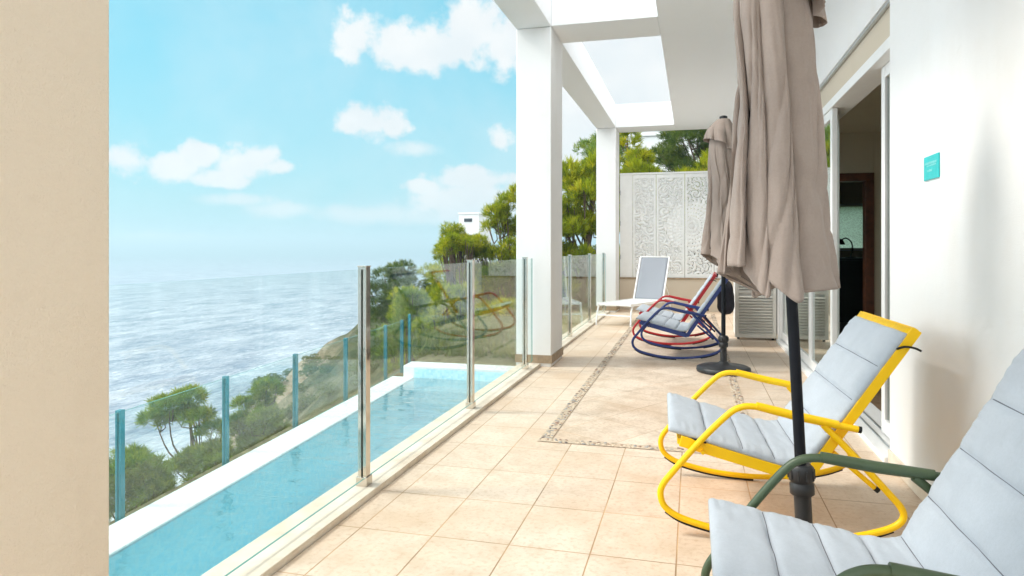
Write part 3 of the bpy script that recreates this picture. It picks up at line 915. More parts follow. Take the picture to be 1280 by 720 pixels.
def bag():
    t = thing('cloth_bag', 'dark purple cloth bag hanging behind the red rocking chair', 'bag', (.40, 8.98, .36))
    m = MB(); n = 40
    def fn(u, v):
        a = 2 * PI * u; z = .44 * v
        k = (1 - abs(2 * v - 1) ** 3.5) ** .5 * (1.08 - .25 * v)
        w = 1 + .06 * mnoise.noise(Vector((math.cos(a) * 3, math.sin(a) * 3, v * 5)))
        return (.105 * k * w * math.copysign(abs(math.cos(a)) ** .75, math.cos(a)), .20 * k * w * math.copysign(abs(math.sin(a)) ** .75, math.sin(a)), z)
    m.grid(fn, 48, 24); m.build('body', M['blackcloth'], t)
    for y in (-.08, .08):
        m = MB(); m.tube(spline([(-.02, y, .42), (-.05, y, .50), (-.09, y, .52), (-.11, y, .47)], 5), .008, 8); m.build('strap', M['blackcloth'], t)
bag()

# ------------------------------------------------------------------ umbrellas
def umbrella(label, loc, lean, seed, base_r=.25, sleeve=.37, rot=0.):
    r = random.Random(seed)
    t = thing('patio_umbrella', label, 'umbrella', loc, 0, 'closed taupe patio umbrellas')
    top = Vector((-math.tan(lean) * 2.47, 0, 2.47))
    b = MB(); b.lathe([(base_r - .005, 0.004), (base_r, .02), (base_r - .004, .045), (base_r - .03, .058), (.09, .072), (.055, .085), (.04, .10)], 56)
    b.build('base', M['black'], t)
    b = MB(); dx = -math.tan(lean)
    A = lambda z, rr: (rr, z)
    b.tube([(dx * .09, 0, .09), (dx * (sleeve - .10), 0, sleeve - .10)], .031, 20)
    b.build('sleeve', M['black'], t)
    b = MB(); zs = sleeve - .10
    b.tube([(dx * z, 0, z) for z in (zs, zs + .004, zs + .04, zs + .045, zs + .05, zs + .055, zs + .10, zs + .112)],
           [.040, .044, .044, .039, .039, .046, .046, .036], 24)
    for k in range(10):
        a = 2 * PI * k / 10
        b.tube([(dx * (zs + .06) + .046 * math.cos(a), .046 * math.sin(a), zs + .06), (dx * (zs + .097) + .046 * math.cos(a), .046 * math.sin(a), zs + .097)], .004, 6)
    b.build('collar', M['black'], t)
    b = MB(); b.tube([(dx * z, 0, z) for z in (.10, sleeve, 1.2, 2.44)], .0205, 20); b.build('pole', M['darkpole'], t)
    b = MB(); b.tube([(top.x, 0, 2.445), (top.x, 0, 2.46), (top.x, 0, 2.475), (top.x, 0, 2.482)], [.034, .038, .036, .02], 20); b.build('finial', M['black'], t)
    # canopy: between the ribs each panel hangs out as a loose flap wrapped round its neighbour
    n = 8
    ph = [2 * PI * k / n + r.uniform(-.18, .18) + rot for k in range(n)]
    amp = [r.uniform(.84, 1.12) for _ in range(n)]; swl = [r.uniform(.30, .95) for _ in range(n)]; inn = [r.uniform(.50, .72) for _ in range(n)]
    hem = [r.uniform(-.025, .04) for _ in range(n)]; dip = [r.uniform(-.02, .08) for _ in range(n)]
    zt = 2.43
    def sm(x, a, b):
        x = min(max((x - a) / (b - a), 0), 1); return x * x * (3 - 2 * x)
    def locate(th):
        for q in range(n):
            a = ph[q]; c = ph[(q + 1) % n] + (2 * PI if q == n - 1 else 0)
            for o in (-2 * PI, 0, 2 * PI):
                if a <= th + o < c: return q, (th + o - a) / (c - a)
        return n - 1, .5
    Rz = lambda t_: float(np.interp(t_, [0, .06, .14, .28, .45, .62, .8, 1], [.040, .086, .130, .148, .153, .162, .182, .212]))
    def surf(u, v, zb0, drop):
        th = 2 * PI * u; k, f = locate(th % (2 * PI))
        bulge = math.sin(PI * f) ** .8
        op = sm(v, .03, .55)
        am = amp[k] * bulge + (1 - bulge) * 1.0
        rr = Rz(v) * (1 - (1 - inn[k]) * (1 - bulge) * op) * (1 + (am - 1) * op)
        ang = th + swl[k] * bulge * op * (.75 + .35 * v) + .18 * v
        ca, sa = math.cos(th), math.sin(th)
        # slack cloth: soft lengthwise wrinkles and a few slanting creases
        wv = Vector((ca * 3.2, sa * 3.2, v * 1.6 + seed)); rr += .018 * op * mnoise.noise(wv)
        cr = abs(mnoise.noise(Vector((ca * 4 + v * 3.5, sa * 4 - v * 2.5, v * 3.2 + seed * 1.7)))); rr -= .014 * (1 - min(cr * 4, 1)) * op
        rr += .005 * op * mnoise.noise(Vector((ca * 13, sa * 13, v * 4 + seed)))
        rr += .016 * sm(v, .72, 1) * mnoise.noise(Vector((ca * 7, sa * 7, seed + 3.)))
        zb = zb0 + .12 * abs(math.cos(ang - .26)) - .05 + (hem[k] * (1 - f) + hem[(k + 1) % n] * f) - dip[k] * bulge * drop
        cx = top.x * (1 - .10 * v) + .012 * v
        cx -= .012 * v
        return cx + rr * math.cos(ang), rr * math.sin(ang), zt + (zb - zt) * v
    mb = MB(); fn = lambda u, v: surf(u, v, 1.045, 1.25)
    mb.grid(fn, 288, 80); c = mb.build('canopy', M['canopy'], t)
    sd = c.modifiers.new('solid', 'SOLIDIFY'); sd.thickness = .0025
    hm = MB()      # hem sewn along the bottom edge
    hm.tube([Vector(fn(i / 288, .993)) for i in range(288)], .0032, 6, closed=True); hm.build('hem', M['canopy'], c)
    def cap(u, v):
        x, y, z = surf(u, .02 + .25 * v, 1.075, 0)
        k, f = locate((2 * PI * u) % (2 * PI)); g = 1.02 + .22 * v + .12 * v * math.sin(PI * f)
        return (top.x + (x - top.x) * g, y * g, 2.445 - (.29 + .11 * math.cos(2 * PI * u) + .5 * hem[k]) * v)
    mb = MB(); mb.grid(cap, 240, 30); o = mb.build('vent_cap', M['canopy'], t)
    sd = o.modifiers.new('solid', 'SOLIDIFY'); sd.thickness = .0025
    for k in range(n):
        a = ph[k] + .2
        mb = MB(); mb.bar((top.x + .05 * math.cos(a), .05 * math.sin(a), 2.35), (top.x * .9 + .13 * math.cos(a), .13 * math.sin(a), 1.19), .012, .018, (math.cos(a), math.sin(a), 0))
        mb.build('rib', M['black'], t)
    return t
umbrella('closed taupe umbrella leaning slightly beside the yellow rocking chair', (.412, 2.76, 0), R(2.9), 11, .22, .375, .25)
umbrella('closed taupe umbrella upright on round black base beside the blue chair', (.287, 6.92, 0), 0, 23, .255, .34, .1)

# ------------------------------------------------------------------ lounger and louvred cabinet
def lounger():
    t = thing('sun_lounger', 'white metal sun lounger with grey sling backrest raised', 'sun lounger', (-1.176, 10.53, 0), R(-19))
    w = .275; L = 1.30; z = .315
    f = MB()
    for s in (-1, 1):
        f.bar((s * w, 0, z + .012), (s * w, 2.0, z - .012), .03, .042)
    f.bar((-w, .02, z + .012), (w, .02, z + .012), .03, .035); f.bar((-w, 1.36, z), (w, 1.36, z), .03, .03)
    f.bar((-w, 1.985, z - .012), (w, 1.985, z - .012), .03, .035)
    f.build('frame', M['whitemetal'], t, bevel=.006)
    for s in (-1, 1):
        m = MB(); m.tube(spline([(s * w, .14, z), (s * (w + .005), .05, z - .03), (s * (w + .012), .0, .10), (s * (w + .014), -.01, 0)], 5), .014, 10); m.build('leg', M['whitemetal'], t)
        m = MB(); m.tube([(s * w, 1.62, z - .01), (s * (w + .01), 1.70, 0)], .014, 10); m.build('leg', M['whitemetal'], t)
    m = MB(); m.bar((-w, .012, .16), (w, .012, .16), .022, .022); m.build('stretcher', M['whitemetal'], t, bevel=.004)
    m = MB(); m.grid(lambda u, v: (-w + 2 * w * u, .03 + 1.32 * v, z + .025 - .014 * v - .025 * math.sin(PI * u) * math.sin(PI * v)), 12, 20)
    o = m.build('seat_sling', M['mesh_white'], t); o.modifiers.new('solid', 'SOLIDIFY').thickness = .004
    B0 = Vector((0, 1.36, z + .01)); B1 = Vector((0, 1.66, 1.045))
    b = MB()
    for s in (-1, 1): b.bar(B0 + Vector((s * (w - .012), 0, 0)), B1 + Vector((s * (w - .012), 0, 0)), .024, .024, (0, 1, 0))
    b.bar(B1 + Vector((-w, 0, 0)), B1 + Vector((w, 0, 0)), .024, .02); b.build('back_frame', M['whitemetal'], t, bevel=.004)
    m = MB(); m.grid(lambda u, v: tuple(B0.lerp(B1, v) + Vector((-w + .03 + (2 * w - .06) * u, .02 * math.sin(PI * u) * math.sin(PI * v), 0))), 12, 20)
    o = m.build('back_sling', M['mesh_grey'], t); o.modifiers.new('solid', 'SOLIDIFY').thickness = .004
    for s in (-1, 1):
        b = MB(); b.tube([B0.lerp(B1, .5) + Vector((s * .2, .015, 0)), Vector((s * .2, 1.86, z))], .009, 8); b.build('back_stay', M['whitemetal'], t)
lounger()

def cabinet():
    t = thing('louvred_cabinet', 'white louvred cabinet standing against the house wall', 'cabinet', (.79, 9.40, 0))
    w = .255; H = .86
    b = MB(); b.box((-w + .006, .032, .05), (w - .004, .44, H)); b.build('body', M['whitemetal'], t, bevel=.006)
    for x in (-w + .03, w - .05):
        for y in (.06, .40):
            b = MB(); b.box((x, y, 0), (x + .03, y + .03, .049)); b.build('foot', M['black'], t)
    b = MB(); s = .045
    b.box((-w, 0, .03), (-w + s, .03, H)); b.box((w - s, 0, .03), (w, .03, H)); b.box((-w + s, .001, .03), (w - s, .029, .03 + s)); b.box((-w + s, .001, H - s), (w - s, .029, H)); b.box((-w + s, .001, .61), (w - s, .029, .65))
    b.build('door_frame', M['louvre'], t, bevel=.003)
    b = MB(); z = .085
    while z < H - .06:
        if not (.59 < z < .655): b.bar((-w + s, .010, z), (w - s, .010, z), .036, .006, (0, -.62, .78))
        z += .037
    b.build('louvre', M['louvre'], t)
cabinet()

# ------------------------------------------------------------------ vegetation
def tuft_arrays(pos, axis, size, blades, spread, wid, seed):
    """pos (n,3), axis (n,3) -> triangles of thin needles fanned about each shoot axis"""
    g = np.random.default_rng(seed); n = len(pos)
    P = np.repeat(pos, blades, 0); A = np.repeat(axis, blades, 0); S = np.repeat(size, blades)
    rnd = g.normal(size=P.shape); d = A + rnd * spread; d /= np.linalg.norm(d, axis=1, keepdims=True)
    side = np.cross(d, g.normal(size=P.shape)); side /= np.linalg.norm(side, axis=1, keepdims=True) + 1e-9
    ln = S * g.uniform(.6, 1.15, len(S)); st = P - A * (S * g.uniform(0, .5, len(S)))[:, None]
    w = (S * wid)[:, None]
    v = np.empty((len(P), 4, 3)); mid = st + d * (ln * .55)[:, None]
    v[:, 0] = st; v[:, 1] = mid + side * w; v[:, 2] = st + d * ln[:, None]; v[:, 3] = mid - side * w
    tint = np.repeat(np.repeat(np.clip(g.normal(.5, .22, n), 0, 1), blades), 4)
    return v.reshape(-1, 3), tint

def leaf_mesh(name, v, tint, m, parent):
    n = len(v) // 4
    me = bpy.data.meshes.new(name)
    me.vertices.add(n * 4); me.vertices.foreach_set('co', v.astype(np.float32).ravel())
    me.loops.add(n * 4); me.loops.foreach_set('vertex_index', np.arange(n * 4, dtype=np.int32))
    me.polygons.add(n); me.polygons.foreach_set('loop_start', np.arange(0, n * 4, 4, dtype=np.int32))
    me.update(calc_edges=True)
    a = me.attributes.new('tint', 'FLOAT', 'POINT'); a.data.foreach_set('value', tint.astype(np.float32))
    me.materials.append(m)
    o = bpy.data.objects.new(name, me); COL.objects.link(o); o.parent = parent
    return o

def crown_points(blobs, dens, seed, up=.55):
    """shoots on the upper shells of many overlapping foliage pads"""
    g = np.random.default_rng(seed); P = []; A = []
    for (c, rad) in blobs:
        c = np.array(c); rad = np.array(rad)
        n = int(dens * (rad[0] * rad[1] + rad[0] * rad[2] + rad[1] * rad[2]))
        d = g.normal(size=(n, 3)); d /= np.linalg.norm(d, axis=1, keepdims=True)
        d[:, 2] = np.where(d[:, 2] < -.6, -d[:, 2] * .8, d[:, 2])
        rr = g.uniform(.55, 1.05, (n, 1)) ** .7
        P.append(c + d * rad * rr)
        ax = d * .8 + np.array([0, 0, up]) + g.normal(size=(n, 3)) * .25
        A.append(ax / np.linalg.norm(ax, axis=1, keepdims=True))
    return np.concatenate(P), np.concatenate(A)

def tree(name, label, cat, x, y, blobs, tuft=.16, dens=130, m='pine', seed=1, blades=12, lean=0., group=None, wid=.036, spread=.55, zbase=None, up=.55, tr=.13):
    z = float(terr(x, y)) - .4 if zbase is None else zbase
    t = thing(name, label, cat, (x, y, z), 0, group)
    g = random.Random(seed)
    loc = [((b[0][0] - x, b[0][1] - y, b[0][2] - z), b[1]) for b in blobs]
    P, A = crown_points(loc, dens, seed, up)
    size = tuft * np.random.default_rng(seed + 5).uniform(.7, 1.3, len(P))
    v, ti = tuft_arrays(P, A, size, int(blades * 1.5), spread, wid, seed + 9)
    leaf_mesh('crown', v, ti, M[m], t)
    # trunk with limbs reaching every pad
    top = max(loc, key=lambda b: b[0][2])[0]
    mb = MB(); k = 9
    pts = [Vector((top[0] * (i / k) ** 1.3 + g.uniform(-.05, .05), top[1] * (i / k) ** 1.3 + g.uniform(-.05, .05), top[2] * i / k)) for i in range(k + 1)]
    mb.tube(spline(pts, 3), [tr * (1 - .8 * i / (k * 3)) for i in range(k * 3 + 1)], 9)
    tk = mb.build('trunk', M['bark'], t)
    mb = MB()
    for c, rad in loc:
        c = Vector(c); f = min(max((c.z - .6 * rad[2] - .15 * top[2]) / max(top[2], .1) * .8, .12), .85)
        a = pts[int(f * k)]; mid = a.lerp(c, .55) + Vector((g.uniform(-.12, .12), g.uniform(-.12, .12), -.08 * (c - a).length))
        q = spline([a, mid, c], 4); mb.tube(q, [tr * .30 * (1 - .75 * i / (len(q) - 1)) for i in range(len(q))], 6)
        for _ in range(2):
            e = c + Vector((g.uniform(-1, 1) * rad[0], g.uniform(-1, 1) * rad[1], g.uniform(-.2, .8) * rad[2])) * .8
            mb.tube([mid.lerp(c, .6), mid.lerp(e, .65), e], [tr * .16, tr * .12, tr * .05], 5)
    mb.build('limb', M['bark'], t)
    return t

def pads(x, y, z0, z1, rx, ry, n, seed, pr=.35, shape='round'):
    g = random.Random(seed); out = []
    for i in range(n):
        f = g.random() if shape != 'umbrella' else g.uniform(.55, 1)
        z = z0 + (z1 - z0) * f
        if shape == 'cone': k = 1.05 - .75 * f
        elif shape == 'umbrella': k = 1.1 - .55 * (f - .5)
        else: k = math.sqrt(max(.12, 1 - (max(f - .35, 0) / .65) ** 2 * .85))
        a = g.uniform(0, 2 * PI); q = g.random() ** .4 * k
        s = pr * g.uniform(.65, 1.3)
        out.append(((x + rx * q * math.cos(a), y + ry * q * math.sin(a), z), (s, s, s * .72)))
    return out

G1 = None
# the pines close behind the pool end and the columns
tree('pine_tree', 'tall yellow green pine rising beside the left face of the nearer white column', 'tree', -5.3, 20,
     pads(-5.3, 20, -1.6, 2.5, 1.25, 1.2, 46, 3, .34) + pads(-6.0, 19.6, -1.3, 1.3, .8, .7, 24, 33, .34) + [((-5.1, 20, 2.75), (.35, .35, .35)), ((-5.5, 20.1, 2.55), (.3, .3, .3)), ((-4.6, 20, 2.7), (.5, .5, .4))], .21, 230, 'pine', 3, 11, up=1.1, spread=.42)
tree('pine_tree', 'rounded green pine crown just above the glass left of the nearer column', 'tree', -6.5, 19,
     pads(-6.55, 19, .3, 1.75, .75, .7, 26, 8, .26, 'umbrella') + [((-7.1, 19, 1.0), (.35, .35, .22))] + pads(-6.5, 19, -1.2, .6, .7, .7, 20, 9, .3), .15, 260, 'pine', 8, 11)
tree('pine_tree', 'bright pine filling the gap between the two far columns', 'tree', -2.9, 18.2,
     pads(-2.9, 18.2, -1.2, 3.0, 1.25, 1.1, 54, 12, .34) + [((-3.2, 18, 3.1), (.4, .4, .4)), ((-2.5, 18.3, 3.3), (.4, .4, .45))], .23, 230, 'pine', 12, 11, up=1.2, spread=.40)
tree('pine_tree', 'hazy olive pine higher up behind the bright one', 'tree', -4.2, 31,
     pads(-4.2, 31, 2.0, 6.0, 1.6, 1.5, 26, 15, .6), .24, 90, 'pine_soft', 15, 11)
tree('pine_tree', 'green pine over the left end of the carved screen', 'tree', -1.4, 20.5,
     pads(-1.5, 20.5, 1.6, 4.0, 1.1, 1.0, 40, 18, .32) + [((-1.9, 20.4, 4.4), (.4, .4, .4))], .21, 230, 'pine', 18, 11, up=1.1, spread=.42)
tree('pine_tree', 'dark spreading pine showing over the middle of the carved screen', 'tree', .5, 27,
     pads(.6, 27, 3.6, 6.0, 2.1, 1.8, 36, 21, .55), .24, 110, 'pine_dark', 21, 11, tr=.2)
tree('pine_tree', 'dark pine behind the top of the smaller umbrella', 'tree', 2.6, 24,
     pads(2.6, 24, 2.4, 5.6, 1.9, 1.6, 34, 24, .55), .24, 100, 'pine_dark', 24, 11, tr=.18)
tree('pine_tree', 'low bright pine directly behind the carved screen', 'tree', .3, 19.5,
     pads(.3, 19.5, 1.4, 3.7, 1.4, .9, 40, 27, .33), .21, 220, 'pine', 27, 11, up=1.1, spread=.42)
# slope behind the pool fence
tree('pine_tree', 'dark rounded pine on the slope seen through the middle glass pane', 'tree', -14.6, 32,
     pads(-14.6, 32, -2.6, .1, 1.7, 1.5, 24, 31, .62), .22, 100, 'pine_dark', 31, 11)
tree('pine_tree', 'green pine behind the corner of the pool fence', 'tree', -10.2, 27,
     pads(-10.3, 27, -2.4, .5, 1.6, 1.4, 26, 34, .55), .21, 120, 'pine', 34, 11)
tree('pine_tree', 'dark slim pine behind the reflected chairs in the glass', 'tree', -8.6, 25,
     pads(-8.6, 25, -2.0, 1.0, .8, .8, 18, 37, .42, 'cone'), .19, 150, 'pine_dark', 37, 11)
tree('pine_tree', 'soft green pine below the rounded crown behind the glass', 'tree', -6.9, 22,
     pads(-6.9, 22, -2.2, .4, 1.3, 1.1, 22, 40, .45), .19, 150, 'pine_soft', 40, 11)
for i, (lab, x, y, z0, z1, rx, n, m) in enumerate((
        ('yellow green young pine just behind the glass at the pool end', -5.6, 15.6, -1.9, .15, .95, 20, 'pine'),
        ('dark bushy pine between the pool end and the column', -4.6, 16.5, -1.8, .75, .85, 20, 'pine_dark'),
        ('broad olive pine low on the slope beyond the pool corner', -7.4, 18.0, -2.8, -.2, 1.2, 20, 'pine_soft'),
        ('low yellow green pine at the foot of the slope right of the pool', -3.9, 13.8, -1.7, -.1, .7, 14, 'pine'),
        ('pale green pine bush above the pool corner post', -9.2, 22.5, -3.0, -.4, 1.2, 20, 'pine'))):
    tree('pine_tree', lab, 'tree', x, y, pads(x, y, z0, z1, rx, rx * .8, n, 90 + i, .34), .16, 230, m, 90 + i, 11, up=.8)
# below the pool on the sea side
tree('pine_tree', 'small leaning pine with bare branches standing against the white surf', 'tree', -8.35, 10.2,
     [((-8.85, 10, -1.55), (.34, .3, .17)), ((-8.55, 10.1, -1.42), (.30, .3, .16)), ((-9.15, 10, -1.80), (.27, .25, .13)), ((-8.25, 10, -1.72), (.27, .25, .15)),
      ((-8.05, 10.1, -1.95), (.25, .25, .15)), ((-8.65, 10.2, -1.75), (.28, .25, .14)), ((-8.2, 10, -2.45), (.42, .3, .22)), ((-7.9, 10, -2.35), (.34, .3, .25)), ((-8.5, 9.9, -2.62), (.34, .3, .18))],
     .13, 620, 'pine_soft', 44, 16, zbase=-4.6, wid=.035, spread=.6, tr=.075)
tree('pine_tree', 'small bushy pine between the second and third fence posts', 'tree', -7.75, 11,
     pads(-7.75, 11, -2.9, -1.35, .42, .4, 17, 47, .24), .13, 560, 'pine_soft', 47, 16, zbase=-4.8, wid=.035, spread=.6, tr=.06)
tree('pine_tree', 'low pine clump in the corner beside the left column', 'tree', -8.3, 8.6,
     pads(-8.35, 8.6, -3.0, -2.1, .75, .4, 17, 50, .24), .13, 520, 'pine_soft', 50, 16, zbase=-4.8, wid=.035, spread=.6, tr=.06)
tree('pine_tree', 'sparse low pine beneath the leaning pine outside the fence', 'tree', -7.1, 9.8,
     pads(-7.2, 9.8, -3.1, -2.4, .9, .4, 17, 53, .24), .13, 460, 'pine_soft', 53, 16, zbase=-4.8, wid=.035, spread=.6, tr=.06)

def shrubs():
    g = random.Random(5)
    protos = []
    for i in range(4):
        b = [((g.uniform(-.55, .55), g.uniform(-.5, .5), g.uniform(.1, .65)), (.38 * g.uniform(.7, 1.2),) * 2 + (.30,)) for _ in range(9)]
        P, A = crown_points(b, 150, 70 + i, .4)
        v, ti = tuft_arrays(P, A, .10 * np.ones(len(P)), 8, .8, .16, 80 + i)
        o = thing('shrub', 'x', 'shrub', (0, 0, 0), 0, 'shrubs scattered over the slope'); leaf_mesh('foliage', v, ti, M['bush'], o)
        mb = MB()
        for c, r in b: mb.tube([(0, 0, -.2), (c[0] * .5, c[1] * .5, c[2] * .5), c], [.03, .022, .008], 5)
        mb.build('stem', M['bark'], o); protos.append(o)
    n = 0; used = set()
    for k in range(4000):
        if n >= 260: break
        y = g.uniform(11, 75); x = -y * g.uniform(.12, .80) - g.uniform(0, 2)
        dens = mnoise.noise(Vector((x * .13, y * .13, 4.)))
        if -x / y > .50 and dens < -.24 + .8 * (-x / y - .50): continue
        if -x / y > .74: continue
        if y < 16 and x < -7: continue
        i = n % 4
        o = protos[i] if i not in used else copy_tree(protos[i]); used.add(i)
        s = g.uniform(.6, 1.2) * (1 + .004 * y) * (1.0 if x > -16 else .8)
        o.location = (x, y, float(terr(x, y)) - .1); o.scale = (s, s, s * g.uniform(.7, 1)); o.rotation_euler = (0, 0, g.uniform(0, 6.3))
        o['label'] = 'low rounded green shrub on the rocky slope above the sea'
        n += 1
shrubs()

def scrub():
    # ground cover too fine to count: dry grass and low leaves on the near slopes
    g = np.random.default_rng(3); n = 26000
    y = g.uniform(7.8, 34, n); x = -1.9 - y * g.uniform(.0, .62, n)
    z = terr(x, y) - .02
    ok = (x < -4.4) | (y > 14.8) | ((x < -1.8) & (y > 8.5))
    x, y, z = x[ok], y[ok], z[ok]
    z = np.where((x > -4.2) & (y < 13.4), -.24, np.where((x > -5) & (y < 13.6), np.minimum(z, -.6), z))
    P = np.stack([x, y, z], 1); A = g.normal(size=P.shape) * .35 + np.array([0, 0, 1.]); A /= np.linalg.norm(A, axis=1, keepdims=True)
    v, ti = tuft_arrays(P, A, g.uniform(.10, .26, len(P)), 5, .35, .05, 4)
    o = leaf_mesh('ground_cover', v, ti * .6 + .35, M['bush'], None); tag(o, kind='stuff')
    o['label'] = 'dry grass and low scrub on the slope behind the pool'
scrub()

def villa(label, loc, w, d, h, wins, roof=None):
    t = thing('white_villa', label, 'house', loc)
    a = MB(); a.box((-w / 2, 0, -8), (w / 2, d, h)); a.build('wall', M['house'], t, bevel=.03)
    a = MB(); a.box((-w / 2 - .12, -.12, h + .002), (w / 2 + .12, d + .12, h + .22)); a.build('parapet', M['house'], t, bevel=.03)
    for (x, z, ww, hh) in wins:
        f = MB(); f.box((x - ww / 2 - .07, -.05, z - .07), (x + ww / 2 + .07, -.002, z + hh + .07)); fo = f.build('window', M['house'], t)
        p = MB(); p.box((x - ww / 2, -.062, z), (x + ww / 2, -.052, z + hh)); p.build('pane', M['darkwin'], fo)
    if roof:
        x, ww, hh = roof
        a = MB(); a.box((x - ww / 2, .5, h + .222), (x + ww / 2, 2.5, h + hh)); k = a.build('stair_tower', M['house'], t)
        a = MB(); a.box((x - ww / 2 - .1, .4, h + hh + .002), (x + ww / 2 + .1, 2.6, h + hh + .25)); a.build('roof', M['roof_red'], k)
    return t
villa('white flat roofed villa between the pines over the carved screen', (-1.0, 46, 5), 6.0, 6, 3.6, [(-2.0, .3, 1.2, 1.2), (1.9, .3, 1.2, 1.2)])
villa('pale villa with tiny dark windows on the ridge left of the nearer column', (-30.7, 92, 0), 3.0, 6, 6.0, [(-.1, 4.9, 1.2, .5)])

# ------------------------------------------------------------------ camera
cam = bpy.data.cameras.new('camera'); co = bpy.data.objects.new('camera', cam); COL.objects.link(co)
cam.sensor_width = 36; cam.lens = 853 / 1280 * 36; cam.shift_y = -50 / 1280
cam.clip_start = .05; cam.clip_end = 60000
YAW = math.atan2(226, 853)
co.location = (0, 0, 1.2); co.rotation_euler = (R(90), 0, YAW)
scene.camera = co

# ------------------------------------------------------------------ sea air
def haze_box():
    m = bpy.data.materials.new('sea_haze'); m.use_nodes = True; t = NT(m.node_tree)
    t.n.remove(t.n['Principled BSDF'])
    v = t.new('ShaderNodeVolumePrincipled'); v.inputs['Color'].default_value = (.66, .90, 1.0, 1); v.inputs['Density'].default_value = HZ
    v.inputs['Anisotropy'].default_value = .2
    t.l.new(v.outputs[0], t.n['Material Output'].inputs['Volume'])
    b = MB(); b.box((-6600, -6600, -78), (6600, 6600, 34)); o = b.build('haze', m); tag(o, 'pale sea haze over the water', kind='stuff')
HZ = .0012
haze_box()

# ------------------------------------------------------------------ light
GZ, GB, GL = .5, 1.5, 3.4
SUN_AZ, SUN_EL = R(-102), R(47)            # azimuth from +Y towards +X
sv = Vector((math.sin(SUN_AZ) * math.cos(SUN_EL), math.cos(SUN_AZ) * math.cos(SUN_EL), math.sin(SUN_EL)))
sd = bpy.data.lights.new('sun', 'SUN'); sd.energy = 1.05; sd.angle = R(11); sd.color = (1, .95, .87)
so = bpy.data.objects.new('sun', sd); COL.objects.link(so); so.rotation_euler = sv.to_track_quat('Z', 'Y').to_euler(); so.location = (0, 0, 30)

w = bpy.data.worlds.new('World'); scene.world = w; w.use_nodes = True
t = NT(w.node_tree); bg = t.n['Background']
sky = t.new('ShaderNodeTexSky', sky_type='NISHITA'); sky.sun_disc = False
sky.sun_elevation = SUN_EL; sky.sun_rotation = SUN_AZ; sky.air_density = 1.0; sky.dust_density = 1.2; sky.ozone_density = 1.0
gen = t.new('ShaderNodeTexCoord').outputs['Generated']
nm = t.new('ShaderNodeVectorMath', operation='NORMALIZE'); t.l.new(gen, nm.inputs[0])
sp = t.new('ShaderNodeSeparateXYZ'); t.l.new(nm.outputs[0], sp.inputs[0])
az = t.math('ARCTAN2', sp.outputs[0], sp.outputs[1]); el = t.math('ARCSINE', sp.outputs[2])
def cloud_noise(vec): return t.noise(vec, 7.5, 9, .62, .15)
cn = cloud_noise(nm.outputs[0]); cf = t.noise(nm.outputs[0], 22, 7, .6, .1)
BL = [(520, 62, 112, 40), (445, 48, 42, 32), (596, 32, 66, 50), (640, 60, 60, 45), (465, 152, 56, 29), (490, 158, 34, 20), (440, 158, 26, 16),
      (160, 200, 46, 30), (205, 207, 44, 22), (250, 192, 32, 15), (312, 202, 42, 30), (282, 226, 46, 12), (352, 210, 26, 12), (626, 172, 24, 26),
      (585, 222, 88, 18), (528, 232, 40, 14), (596, 256, 100, 36)]
SOFT = [(205, 300, 110, 11), (460, 268, 96, 17), (355, 262, 66, 13), (540, 270, 70, 16), (300, 250, 60, 10), (260, 330, 190, 14), (520, 186, 46, 14)]
def blobs(lst, el_off=0):
    out = None
    for (u, v, rx, ry) in lst:
        a = math.atan((u - 640) / 853) - YAW
        e = math.atan((310 - v) / math.hypot(853, u - 640))
        sa = rx / 853 * math.cos(a + YAW) ** 2; se = ry / 853 * math.cos(a + YAW)
        d1 = t.math('MULTIPLY', t.math('SUBTRACT', az, a), 1 / sa); d2 = t.math('MULTIPLY', t.math('SUBTRACT', el, e), 1 / se)
        q = t.math('SUBTRACT', 1., t.math('SQRT', t.math('ADD', t.math('MULTIPLY', d1, d1), t.math('MULTIPLY', d2, d2))))
        out = q if out is None else t.math('MAXIMUM', out, q)
    return t.math('MAXIMUM', out, -1.2)
nz = t.math('ADD', t.math('MULTIPLY', t.math('SUBTRACT', cn, .5), 1.9), t.math('MULTIPLY', t.math('SUBTRACT', cf, .5), 2.1))
hard = t.maprange(t.math('ADD', blobs(BL), nz), -.02, .62, 0, .92, True)
soft = t.maprange(t.math('ADD', blobs(SOFT), t.math('MULTIPLY', nz, .8)), -.2, .8, 0, .68, True)
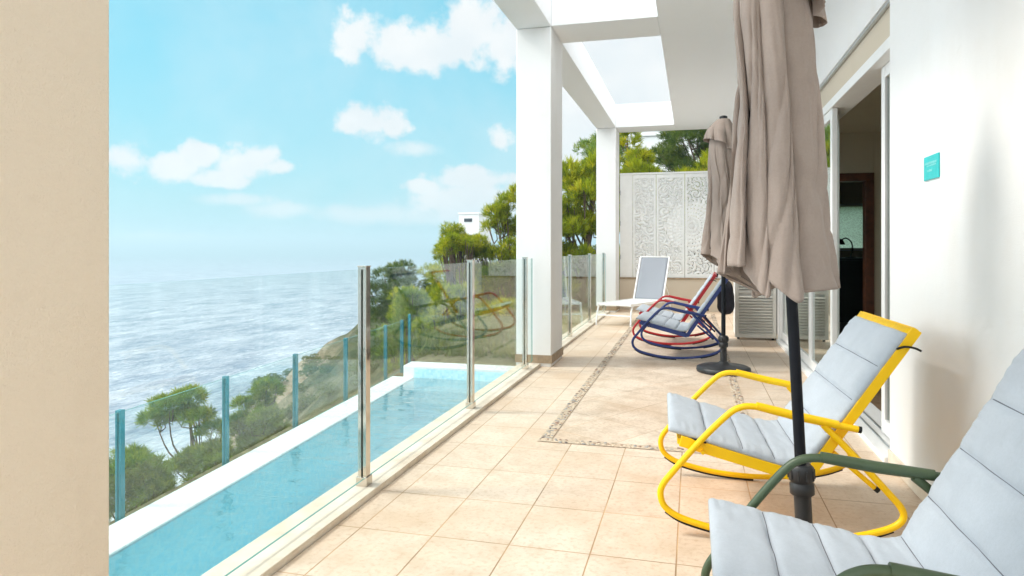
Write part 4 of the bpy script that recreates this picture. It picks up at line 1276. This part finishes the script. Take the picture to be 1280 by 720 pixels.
# a thin white veil covers the sky inland (to the right); added behind, left and overhead for fill
veil = t.math('MULTIPLY', t.maprange(az, -.262, -.19, 0, 1, True), .93)
fill_veil_back = t.math('MULTIPLY', t.maprange(sp.outputs[1], .15, -.35, 0, 1, True), .8)
wisps = t.math('MULTIPLY', t.maprange(t.noise(nm.outputs[0], 3.2, 8, .6, .3), .42, .68), .26)
fill_veil_left = t.maprange(sp.outputs[0], -.80, -.92, 0, .95, True)
fill_veil_top = t.math('MULTIPLY', t.maprange(el, .40, .62, 0, 1, True), .93)
cover = t.math('MAXIMUM', t.math('MAXIMUM', hard, soft), t.math('MAXIMUM', veil, t.math('MAXIMUM', fill_veil_back, t.math('MAXIMUM', fill_veil_top, t.math('MAXIMUM', fill_veil_left, wisps)))), clamp=True)
SKYW = (2.68, 2.62, 2.58)
haze = t.maprange(el, 0.0, .26, .55, .0)
tinted = t.mix(1.0, sky.outputs[0], (.80, 1.22, 1.05), 'MULTIPLY')
shade = t.mix(t.maprange(t.noise(nm.outputs[0], 14, 5), .35, .65), (2.38, 2.42, 2.46), SKYW)
cn_ = t.n.new('ShaderNodeMix')
t.n.remove(cn_)
blue = t.mix(.88, tinted, (.50, 1.55, 1.95))
pale = t.mix(haze, blue, (1.25, 1.95, 2.2))
colr = t.mix(cover, pale, shade)
# unseen sky overhead, behind and left brightened, added fill for the terrace
gain = t.math('ADD', 1., t.math('ADD', t.maprange(el, .42, .95, 0, GZ, True), t.math('MULTIPLY', t.math('ADD', t.maprange(sp.outputs[1], .15, -.4, 0, GB, True), t.maprange(sp.outputs[0], -.82, -.95, 0, GL, True)), t.maprange(el, -.02, .1))))
gx = t.new('ShaderNodeVectorMath', operation='SCALE'); t.put(gx.inputs[0], colr); t.put(gx.inputs['Scale'], gain); colr = gx.outputs[0]
t.put(bg.inputs[0], colr); bg.inputs[1].default_value = .145

scene.view_settings.view_transform = 'Standard'; scene.view_settings.look = 'None'
scene.view_settings.gamma = 1; scene.view_settings.use_curve_mapping = False
scene.view_settings.exposure = 1.42
scene.render.engine = 'CYCLES'
scene.cycles.use_denoising = True
scene.cycles.max_bounces = 10; scene.cycles.diffuse_bounces = 7; scene.cycles.glossy_bounces = 5; scene.cycles.transparent_max_bounces = 24
scene.cycles.caustics_reflective = False; scene.cycles.caustics_refractive = False
scene.cycles.sample_clamp_indirect = 6
